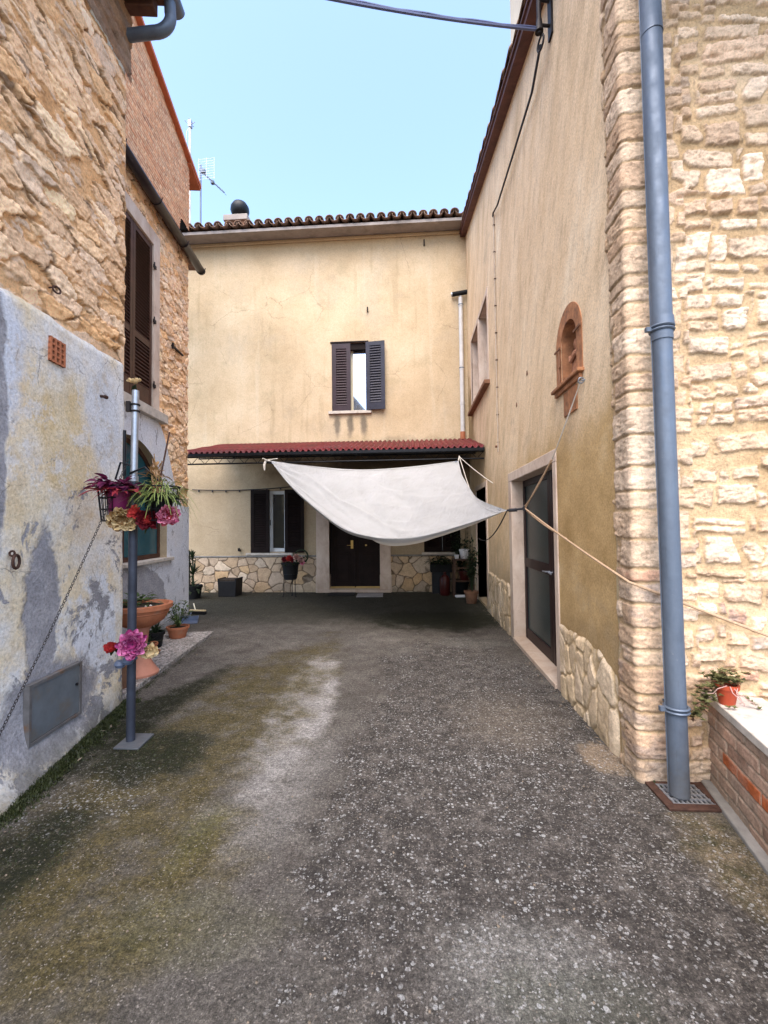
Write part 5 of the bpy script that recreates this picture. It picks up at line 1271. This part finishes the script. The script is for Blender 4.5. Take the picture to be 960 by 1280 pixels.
def yucca(c, n, L, w, seed, stem=0.):
    def f(mb):
        rng = random.Random(seed); cc = Vector(c)
        if stem: mb.tube([cc, cc+Vector((.01, 0, stem*.5)), cc+Vector((0, .01, stem))], .012, 6); cc = cc+Vector((0, 0, stem))
        for i in range(n):
            a = rng.uniform(0, 6.283); el = rng.uniform(-.1, 1.35); mb.leaf(cc+Vector((0, 0, rng.uniform(-.05, .03))), (math.cos(a)*math.cos(el), math.sin(a)*math.cos(el), math.sin(el)), (0, 0, 1), L*rng.uniform(.6, 1.1), w, .35*rng.random()+.1)
    return f
def branchy(c, h, n, L, w, seed, R_=.1):
    def f(mb):
        rng = random.Random(seed); c0 = Vector(c)
        for k in range(n):
            a = rng.uniform(0, 6.283); tip = c0+Vector((math.cos(a)*R_*rng.uniform(.4, 1.3), math.sin(a)*R_*rng.uniform(.4, 1.3), h*rng.uniform(.55, 1.05)))
            pts = [c0, c0.lerp(tip, .5)+Vector((rng.uniform(-.02, .02), rng.uniform(-.02, .02), .02)), tip]; mb.tube(pts, [.006, .004, .002], 5)
            for i in range(9):
                t = rng.uniform(.35, 1.); p = c0.lerp(tip, t); b = rng.uniform(0, 6.283); el = rng.uniform(-.3, .9)
                mb.leaf(p, (math.cos(b)*math.cos(el), math.sin(b)*math.cos(el), math.sin(el)), (0, 0, 1), L*rng.uniform(.6, 1.15), w, .35)
    return f
potted('potted_plant', 'low wide terracotta pot with a bushy dark plant at the far end of the slab', (-3.36, 6.12, .045), .105, .145, .16, 'terracotta', [(branchy((-3.36, 6.12, .18), .42, 13, .11, .03, 2, .17), 'green_leaf')], group='pots on the slab')
potted('potted_plant', 'black plastic pot with a spiky dark plant in the middle of the slab', (-3.40, 5.62, .045), .085, .115, .2, 'black_plastic', [(yucca((-3.40, 5.62, .22), 38, .26, .022, 3), 'dark_leaf')], group='pots on the slab')
potted('potted_plant', 'low brown pot in a saucer with a small plant behind the pedestal', (-3.30, 5.30, .045), .08, .11, .13, 'terracotta', [(yucca((-3.30, 5.3, .16), 24, .2, .02, 4), 'dark_leaf')], .15, group='pots on the slab')
potted('potted_plant', 'dark brown pot half hidden behind the plaster corner and the pole', (-2.885, 4.19, .045), .075, .095, .22, 'wall_brown', [(yucca((-2.885, 4.19, .22), 14, .1, .02, 6), 'dark_leaf')], group='pots on the slab')
# broom head and dustpan beyond the slab
br = thing('broom', 'broom with pale bristles lying by the far end of the plaster wall', 'broom', (-4.05, 8.0, 0))
mb = MB(); mb.obox((-4.03, 8.02, .045), (.16, -.02, 0), (.006, .03, 0), (0, 0, .028)); mb.build('head', 'bristle', br, bevel=.006)
mb = MB(); mb.obox((-4.01, 7.97, .028), (.17, -.02, 0), (.006, .035, 0), (0, 0, .026)); mb.build('bristles', 'black_plastic', br)
mb = MB(); mb.cyl((-4.08, 8.05, .06), (-4.55, 8.9, .03), .012, n=8); mb.build('stick', 'cream_frame', br)
dp_ = thing('dustpan', 'blue grey dustpan on the ground in front of the broom', 'dustpan', (-3.80, 7.28, 0))
mb = MB(); M = Matrix.Translation((-3.80, 7.26, 0)) @ Matrix.Rotation(.35, 4, 'Z'); mb.M = M
mb.box(-.15, .15, -.12, .12, .004, .010); mb.prism([(-.12, .01), (.12, .01), (.12, .09), (.02, .06)], 'x', -.15, -.143); mb.prism([(-.12, .01), (.12, .01), (.12, .09), (.02, .06)], 'x', .143, .15); mb.box(-.143, .143, .113, .12, .01, .09); mb.build('pan', 'dustpan_blue', dp_)
mb = MB(M); mb.tube([(0, .12, .06), (0, .22, .10), (0, .30, .11)], .012, 8); mb.build('handle', 'dustpan_blue', dp_)

# ------------------------------------------------------------------ at the far facade
bk = thing('square_planter', 'black square planter tub standing against the far stone plinth', 'planter', (-4.30, 10.15, 0))
mb = MB(); mb.prism([(-.20, 0), (.20, 0), (.225, .42), (.19, .42), (.18, .36), (-.18, .36), (-.19, .42), (-.225, .42)], 'y', -.2, .2); mb.v = [v+Vector((-4.3, 10.15, 0)) for v in mb.v]; mb.build('tub', 'black_plastic', bk, bevel=.008)
mb = MB(); mb.box(-4.49, -4.11, 9.96, 10.34, .36, .40); mb.build('soil', 'dark_soil', bk)
potted('potted_plant', 'tall dark spiky plant in a black pot behind the limewashed house corner', (-5.0, 9.75, 0), .16, .2, .3, 'black_plastic', [(yucca((-5.0, 9.75, .28), 40, .45, .04, 33, .28), 'dark_leaf'), (yucca((-5.02, 9.75, .28), 26, .38, .04, 34, .62), 'dark_leaf'), (clumpf := (lambda mb: clump(mb, (-4.95, 9.6, .2), .28, 90, .16, .03, .6, .5, 1.2, 35)), 'dark_leaf')])
mb = MB(); mb.cyl((-5.12, 9.80, 0), (-5.12, 9.80, 1.06), .022, n=8); tag(mb.build('stake', 'black_metal', origin=(-5.12, 9.8, 0)), 'dark upright stake behind the tall spiky plant by the plinth', 'stake')
# wire stand with pot
st = thing('plant_stand', 'thin legged black plant stand with a dark pot beside the far window', 'plant stand', (-2.81, 10.02, 0))
mb = MB()
for x, y in ((-2.97, 9.92), (-2.67, 9.92), (-2.82, 10.14)): mb.tube([(x, y, 0.004), (x+(-2.82-x)*.12, y, .1), (x+(-2.82-x)*.15, y, .42)], .010, 6); mb.cyl((x-.02, y, .006), (x+.02, y, .006), .010, n=6)
mb.torus((-2.82, 10.0, .40), .13, .009, (0, 0, 1), 20, 6); mb.torus((-2.82, 10.0, .52), .17, .008, (0, 0, 1), 20, 6); mb.build('frame', 'black_metal', st)
pt = thing('flower_pot', 'dark pot of dusky red and cream roses held in the wire stand', 'flower pot', (-2.82, 10.0, .41))
mb = MB(); mb.lathe((-2.82, 10.0, .405), [(.13, 0), (.15, .01), (.19, .33), (.215, .335), (.215, .37), (.18, .37), (.17, .32), (.001, .31)], 20); mb.build('pot', 'black_plastic', pt)
mb = MB(); clump(mb, (-2.82, 10.0, .76), .15, 60, .12, .05, .5, .5, 1.3, 41); clump(mb, (-2.6, 9.98, .80), .12, 26, .11, .05, .5, .5, 1.3, 42); mb.build('leaves', 'dark_leaf', pt)
for i, (x, z, r, m_) in enumerate(((-2.93, .86, .075, 'wine_petal'), (-2.82, .88, .085, 'red_petal'), (-2.76, .85, .07, 'wine_petal'), (-2.65, .91, .085, 'rose_petal'), (-2.55, .84, .085, 'rose_petal'), (-2.52, .78, .07, 'pink_petal'))):
    peony(MB(), (x, 9.9, z), (.1, -.9, .3), r, 4, 50+i).build('bloom', m_, pt, ang=180)
mb = MB(); mb.torus((-2.56, 9.98, .92), .15, .018, (.1, -1, .1), 24, 6); clump(mb, (-2.45, 9.97, .88), .09, 24, .10, .04, .5, .4, 1.2, 44); tag(mb.build('wreath', 'dark_leaf', origin=(-2.56, 9.98, .8)), 'dark leafy ring wreath standing behind the roses of the wire stand', 'wreath')
# mats
mb = MB(); mb.box(-1.98, -1.36, 10.08, 10.5, 0.002, .02); tag(mb.build('door_mat', 'mat_black', origin=(-1.6, 10.3, 0), bevel=.004), 'black door mat in front of the far door', 'mat', 'door mats at the far door')
mb = MB(M := Matrix.Translation((-1.0, 10.12, 0)) @ Matrix.Rotation(.05, 4, 'Z')); mb.box(-.30, .30, -.24, .24, .003, .022); tag(mb.build('door_mat', 'mat_grey', origin=(-1.0, 10.12, 0), bevel=.004), 'pale grey door mat beside the black one', 'mat', 'door mats at the far door')
# stool with white pot
so = thing('stool', 'tall dark wooden stool with a lower shelf under a white pot', 'stool', (1.12, 10.1, 0))
mb = MB(); mb.box(.90, 1.34, 9.92, 10.3, .80, .84); mb.build('seat', 'stool_wood', so, bevel=.006)
for x in (.915, 1.325):
    for y in (9.935, 10.285):
        mb = MB(); mb.obox((x, y, .4), (.022, 0, 0), (0, .022, 0), ((x-1.12)*-.05, 0, .40)); mb.build('leg', 'stool_wood', so)
mb = MB(); mb.box(.93, 1.31, 9.95, 10.27, .33, .355); mb.build('shelf', 'stool_wood', so); mb = MB(); mb.box(.93, 1.31, 9.93, 9.945, .62, .66); mb.build('stretcher', 'stool_wood', so)
mb = MB(); pot(mb, (1.16, 10.08, .842), .085, .115, .21, .008); tag(mb.build('white_pot', 'white_plastic', origin=(1.16, 10.08, .842)), 'plain white pot on top of the corner stool', 'pot')
mb = MB(); pot(mb, (.98, 10.0, .842), .04, .055, .09, .004); tag(mb.build('small_cup', 'white_plastic', origin=(.98, 10, .842)), 'tiny white cup beside the white pot on the stool', 'cup')
mb = MB(); pot(mb, (1.15, 10.08, .357), .09, .12, .2, .008); tag(mb.build('red_pot', 'extinguisher_red', origin=(1.15, 10.08, .357)), 'dull red pot on the lower shelf of the stool', 'pot')
mb = MB(); mb.lathe((.72, 10.2, 0), [(.10, 0), (.115, .02), (.115, .36), (.08, .44), (.03, .47), (.03, .52), (.001, .53)], 18); tag(mb.build('gas_bottle', 'extinguisher_red', origin=(.72, 10.2, 0)), 'dull red metal bottle on the ground between stool and trough', 'bottle')
mb = MB(); mb.obox((1.08, 9.86, .03), (.16, .03, 0), (-.012, .06, 0), (0, 0, .026)); tag(mb.build('slipper', 'white_plastic', origin=(1.08, 9.86, 0), bevel=.02), 'white slipper on the ground under the stool', 'slipper')
hp = thing('wall_planter', 'dark bushy plant in a black trough between the front door and the stool', 'planter', (.62, 10.45, .52))
mb = MB(); mb.box(.40, .90, 10.36, 10.63, .50, .70); mb.build('trough', 'black_plastic', hp, bevel=.01)
mb = MB(); clump(mb, (.64, 10.42, .74), .26, 190, .13, .05, .5, .6, 1.2, 61); mb.build('foliage', 'dark_leaf', hp)
mb = MB(); mb.box(.44, .86, 10.42, 10.6, .0, .50); mb.build('stand', 'black_metal', hp)
potted('potted_plant', 'tall dark leafy shrub in a pot behind the stool', (1.12, 10.48, 0), .14, .18, .28, 'black_plastic', [(branchy((1.15, 10.48, .26), 1.3, 26, .15, .05, 71, .26), 'dark_leaf')])
potted('potted_plant', 'dark shrub in a terracotta pot beside the corner side door', (1.18, 9.15, 0), .10, .14, .25, 'wall_brown', [(branchy((1.20, 9.15, .22), 1.15, 20, .14, .045, 73, .16), 'dark_leaf')])

# ------------------------------------------------------------------ roof masts and overhead cable
am = thing('antenna', 'tv aerial with grid reflector and slanting boom on a thin mast', 'antenna', (-5.755, 11.6, 9.3))
mb = MB(); mb.cyl((-5.755, 11.6, 9.1), (-5.755, 11.6, 11.70), .022, n=8); mb.build('mast', 'slate_metal', am)
mb = MB(); mb.cyl((-5.82, 11.6, 11.60), (-5.02, 11.45, 10.76), .017, n=6)
for t in np.linspace(.25, 1, 8): q = Vector((-5.82, 11.6, 11.60)).lerp(Vector((-5.02, 11.45, 10.76)), t); mb.cyl(q+Vector((0, -.13, -.02)), q+Vector((0, .13, .02)), .005, n=5)
mb.box(-5.70, -5.60, 11.5, 11.6, 11.42, 11.52); mb.box(-5.42, -5.34, 11.48, 11.56, 11.08, 11.16); mb.build('boom', 'slate_metal', am)
mb = MB()
for i in range(9): z = 11.12+.07*i; mb.cyl((-5.72, 11.40, z), (-5.28, 11.40, z+.03), .004, n=4)
for x in (-5.72, -5.5, -5.28): mb.cyl((x, 11.40, 11.12), (x, 11.40, 11.72), .004, n=4)
mb.build('reflector', 'galvanised', am)
wm_ = thing('mast', 'slim pale mast with small aerial at its top beside the brick gable', 'mast', (-6.07, 11.6, 9.3))
mb = MB(); mb.cyl((-6.07, 11.6, 9.1), (-6.07, 11.6, 12.9), .032, n=8); mb.build('tube', 'white_pvc', wm_)
mb = MB(); mb.box(-6.10, -6.02, 11.55, 11.65, 12.8, 13.0)
for a in range(5): t = a*1.25; mb.cyl((-6.07, 11.6, 12.86), (-6.07+.14*math.cos(t), 11.6+.14*math.sin(t), 12.95), .010, n=5)
mb.tube([(-6.07, 11.6, 12.85), (-6.16, 11.6, 12.7), (-6.18, 11.6, 12.3)], .007, 4); mb.build('aerial', 'galvanised', wm_)
mb = MB(); p0, p1 = Vector((XR-.10, 4.16, 6.33)), Vector((-4.2, 2.1, 5.75)); pts = sag(p0, p1, .22, 40)
mb.tube(pts, .014, 6); mb.tube([q+Vector((0, 0, .022+.006*math.sin(i*1.7))) for i, q in enumerate(pts)], .007, 5)
tag(mb.build('overhead_cable', 'cable_blue', origin=p0), 'sagging blue grey cable strung across the sky at the top', 'cable')

# ------------------------------------------------------------------ moss along the left wall
rng = random.Random(99); mb = MB()
def tuft(p, L, n):
    for i in range(n):
        a = rng.uniform(0, 6.283); el = rng.uniform(.2, 1.4); d = Vector((math.cos(a)*math.cos(el), math.sin(a)*math.cos(el), math.sin(el)))
        s_ = d.cross(Vector((0, 0, 1))).normalized()*L*.22; p_ = p+Vector((rng.gauss(0, .012), rng.gauss(0, .012), 0))
        mb.add([p_-s_, p_+s_, p_+d*L*rng.uniform(.5, 1.1)], [(0, 1, 2)])
def foot(y): return .2*max(.05, min(1.2, (4.05-y)/1.6))
for i in range(5200):
    y = rng.uniform(1.5, 4.0); dens = fbm(np.array([y*3.]), np.array([1.]), 5)[0]
    if rng.random() > .62+dens: continue
    p = FL @ Vector((foot(y)*.80+abs(rng.gauss(0, .055))+.02, y*K, 0)); tuft(p, rng.uniform(.010, .032), 6)
for cx, cy, sx, sy, n in ((-1.87, 3.05, .22, .16, 420), (-2.12, 3.35, .12, .25, 300), (-1.9, 2.0, .14, .3, 300), (-2.55, 4.2, .03, .5, 0)):
    for i in range(n):
        p = Vector((rng.gauss(cx, sx), rng.gauss(cy, sy), 0))
        if fbm(np.array([p.x*6]), np.array([p.y*6]), 8)[0] < -.05: continue
        tuft(p, rng.uniform(.005, .015), 5)
for i in range(420):
    y = rng.uniform(3.95, 6.3); p = FL @ Vector((.012+abs(rng.gauss(0, .035)), y*K, 0))
    if rng.random() < .9-.35*(y-4): tuft(p, rng.uniform(.008, .02), 5)
tag(mb.build('moss', 'moss_leaf', smooth=False), kind='stuff')

# ------------------------------------------------------------------ grit and dead leaves gathered by the walls
rng = random.Random(12); mb = MB()
for i in range(260):
    w_ = rng.random()
    if w_ < .5: p = Vector((XR-abs(rng.gauss(0, .06))-.03, rng.uniform(2.9, 10.3), .003))
    elif w_ < .7: p = FL @ Vector((abs(rng.gauss(0, .1))+.1, rng.uniform(1.6, 6.3), .003))
    else: p = Vector((rng.uniform(-4, 1.3), YF-abs(rng.gauss(0, .18))-.15, .003))
    mb.leaf(p, (rng.uniform(-1, 1), rng.uniform(-1, 1), .12), (0, 0, 1), rng.uniform(.012, .04), rng.uniform(.008, .02), -.1, .5, 3)
for i in range(500):
    p = Vector((rng.uniform(-2.1, 1.35), rng.uniform(1.4, 6.5), 0)); r_ = rng.uniform(.002, .006)
    mb.lathe(p, [(r_, 0), (r_*.9, r_*.7), (r_*.3, r_*1.1)], 5)
tag(mb.build('grit', 'coarse_grit'), kind='stuff')

# ------------------------------------------------------------------ camera
pi_, ro_, ya = R(1.8), R(.65), R(-3.7)
Fv = Vector((math.sin(ya)*math.cos(pi_), math.cos(ya)*math.cos(pi_), math.sin(pi_)))
R0 = Vector((math.cos(ya), -math.sin(ya), 0)); U0 = R0.cross(Fv)
Rv = R0*math.cos(ro_)-U0*math.sin(ro_); Uv = U0*math.cos(ro_)+R0*math.sin(ro_)
cam = bpy.data.cameras.new('camera'); co = bpy.data.objects.new('camera', cam); COL.objects.link(co)
co.matrix_world = Matrix(((Rv.x, Uv.x, -Fv.x, 0), (Rv.y, Uv.y, -Fv.y, 0), (Rv.z, Uv.z, -Fv.z, 1.6), (0, 0, 0, 1)))
cam.sensor_fit = 'VERTICAL'; cam.sensor_height = 36; cam.lens = 550/1280*36; cam.clip_start = .05; cam.clip_end = 500
SC.camera = co

# ------------------------------------------------------------------ light: open shade under a clear sky
EL, AZ = R(60), R(186)          # sun height; compass direction measured from +Y toward +X
sv = Vector((math.sin(AZ)*math.cos(EL), math.cos(AZ)*math.cos(EL), math.sin(EL)))
w = bpy.data.worlds.new('World'); SC.world = w; w.use_nodes = True
nt = w.node_tree; sky = nt.nodes.new('ShaderNodeTexSky'); sky.sky_type = 'NISHITA'; sky.sun_disc = False
sky.sun_elevation = EL; sky.sun_rotation = AZ; sky.air_density = 1.0; sky.dust_density = 2.6; sky.ozone_density = 1.5; sky.altitude = 300
nt.links.new(sky.outputs[0], nt.nodes['Background'].inputs[0]); nt.nodes['Background'].inputs[1].default_value = .62
sl = bpy.data.lights.new('sun', 'SUN'); sl.energy = 5.0; sl.angle = R(64); sl.color = (1, .89, .77)
so_ = bpy.data.objects.new('sun', sl); COL.objects.link(so_); so_.rotation_euler = (-sv).to_track_quat('-Z', 'Y').to_euler(); so_.location = sv*40

SC.view_settings.view_transform = 'Standard'; SC.view_settings.look = 'None'; SC.view_settings.exposure = 0; SC.view_settings.gamma = 1
SC.render.engine = 'CYCLES'; SC.cycles.max_bounces = 8
